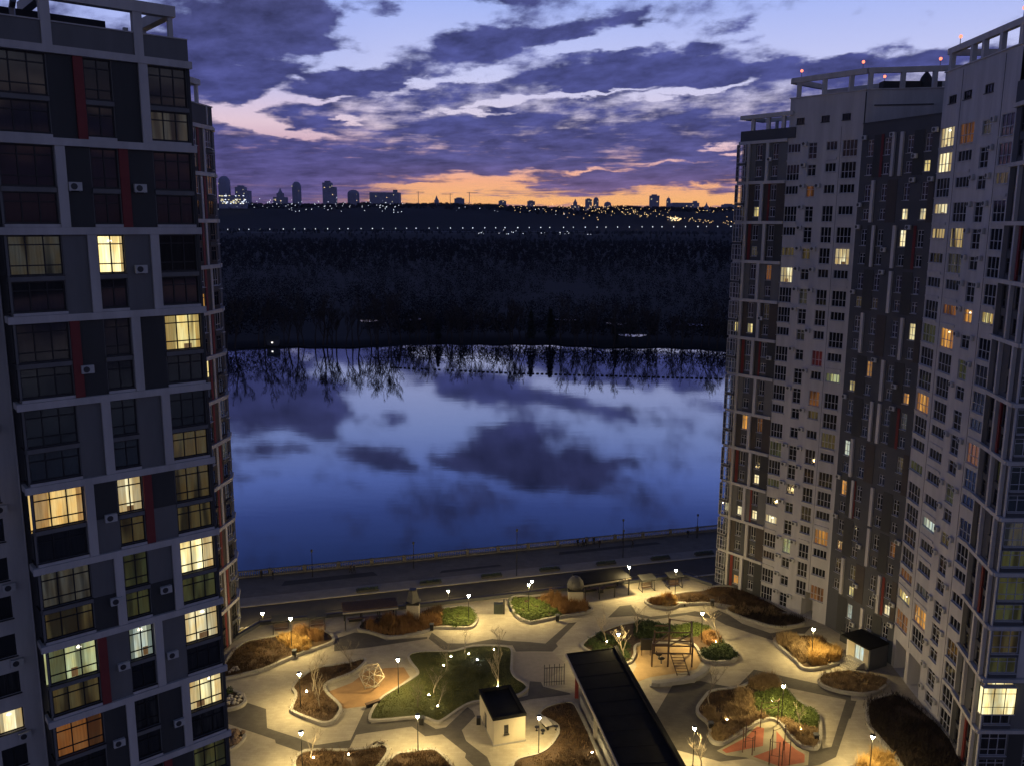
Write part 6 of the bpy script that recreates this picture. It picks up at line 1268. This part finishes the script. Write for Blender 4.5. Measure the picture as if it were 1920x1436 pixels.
pb = thing('shopping_centre', 'long building with bright windows at the left end of the ridge', 'building', (X, Y, Z - 10)); MB().box(X - 62, X + 62, Y, Y + 20, Z - 34, Z + 24).build('wall', M_sky, pb)
for i in range(52): xx = X + random.uniform(-60, 58); zz = Z + random.choice((-12, -6, 0, 5, 21)) + random.uniform(-1, 1); MB().box(xx - 2.6, xx + 2.6, Y - 1.6, Y - 1.2, zz - 1.2, zz + 1.2).build('lit_window', E_g if i % 3 else E_w, pb)
# town lights on the hillside: too many and too small to count
lw_ = MB(); ly_ = MB()
rt = random.Random(8)
def tl_(mb, px, py, D, r): X, Y, Z = AT(px, py, D); mb.ball((X, Y, Z), r, 5, 3)
for i in range(80): px = rt.uniform(930, 1375); tl_(ly_, px, rt.gauss(390, 5) + (px - 930) * .006, 3650, rt.uniform(.6, 1.3))
for i in range(75): px = rt.gauss(1150, 55); tl_(ly_, px, 383 + abs(rt.gauss(0, 10)) + max(0, (px - 1150)) * .08, 3640, rt.uniform(.7, 1.5))
for i in range(45): px = rt.uniform(1170, 1378); tl_(ly_, px, 400 + (px - 1170) * .07 + rt.gauss(0, 2.5), 3600, rt.uniform(.7, 1.4))
for i in range(70): px = rt.uniform(405, 760); tl_(lw_, px, rt.gauss(388, 5), 3700, rt.uniform(.7, 1.4))
for i in range(40): px = rt.uniform(500, 1080); tl_(lw_, px, rt.gauss(395, 6), 3600, rt.uniform(.8, 1.5))
for i in range(46): px = rt.uniform(860, 1130); tl_(lw_, px, rt.gauss(440, 4), 3150, rt.uniform(.8, 1.5))
lw_.v and tag(lw_.build('town_lights', E_w), 'scattered white lights of the town on the far hillside', 'lights', kind='stuff')
tag(ly_.build('town_lights', E_y), 'scattered amber lights of the town on the right hillside', 'lights', kind='stuff')
# trees on the ridge line
n = 2600; fx = RNG.uniform(-1900, 1900, n); fy = RNG.uniform(3900, 4200, n); zz = land_h(fx, fy, np.full(n, 3000.)); per = 10
P_ = np.repeat(np.stack([fx, fy, zz - 1], 1), per, 0); m = len(P_); a_ = RNG.uniform(0, 6.283, m); r1_ = RNG.uniform(1, 8, m); z1_ = RNG.uniform(3, 15, m)
A1 = P_ + np.stack([r1_ * np.cos(a_), r1_ * np.sin(a_), z1_], 1); V = np.stack([A1 - [3.0, 0, 2.5], A1 + [3.0, 0, -2.5], A1 + [0, 0, 2.5]], 1).reshape(-1, 3)
tag(npobj('ridge_wood', V, np.arange(len(V)).reshape(-1, 3), M_wood_far), 'wood along the crest of the far hills', 'wood', kind='stuff')
# ------------------------------------------------------------------ thin evening air
hz_ = MB().box(-3200, 3200, -260, 6200, -12, 420).build('haze', M_land); hz_.data.materials.clear()
hm = bpy.data.materials.new('thin_evening_haze'); hm.use_nodes = True; hm.node_tree.nodes.clear()
_v = hm.node_tree.nodes.new('ShaderNodeVolumePrincipled'); _v.inputs['Color'].default_value = (.72, .78, 1, 1); _v.inputs['Density'].default_value = 1.9e-5; _v.inputs['Anisotropy'].default_value = .2
_o = hm.node_tree.nodes.new('ShaderNodeOutputMaterial'); hm.node_tree.links.new(_v.outputs[0], _o.inputs['Volume']); hz_.data.materials.append(hm)
tag(hz_, 'thin blue evening haze over river and hills', 'haze', kind='stuff'); S.cycles.volume_bounces = 0
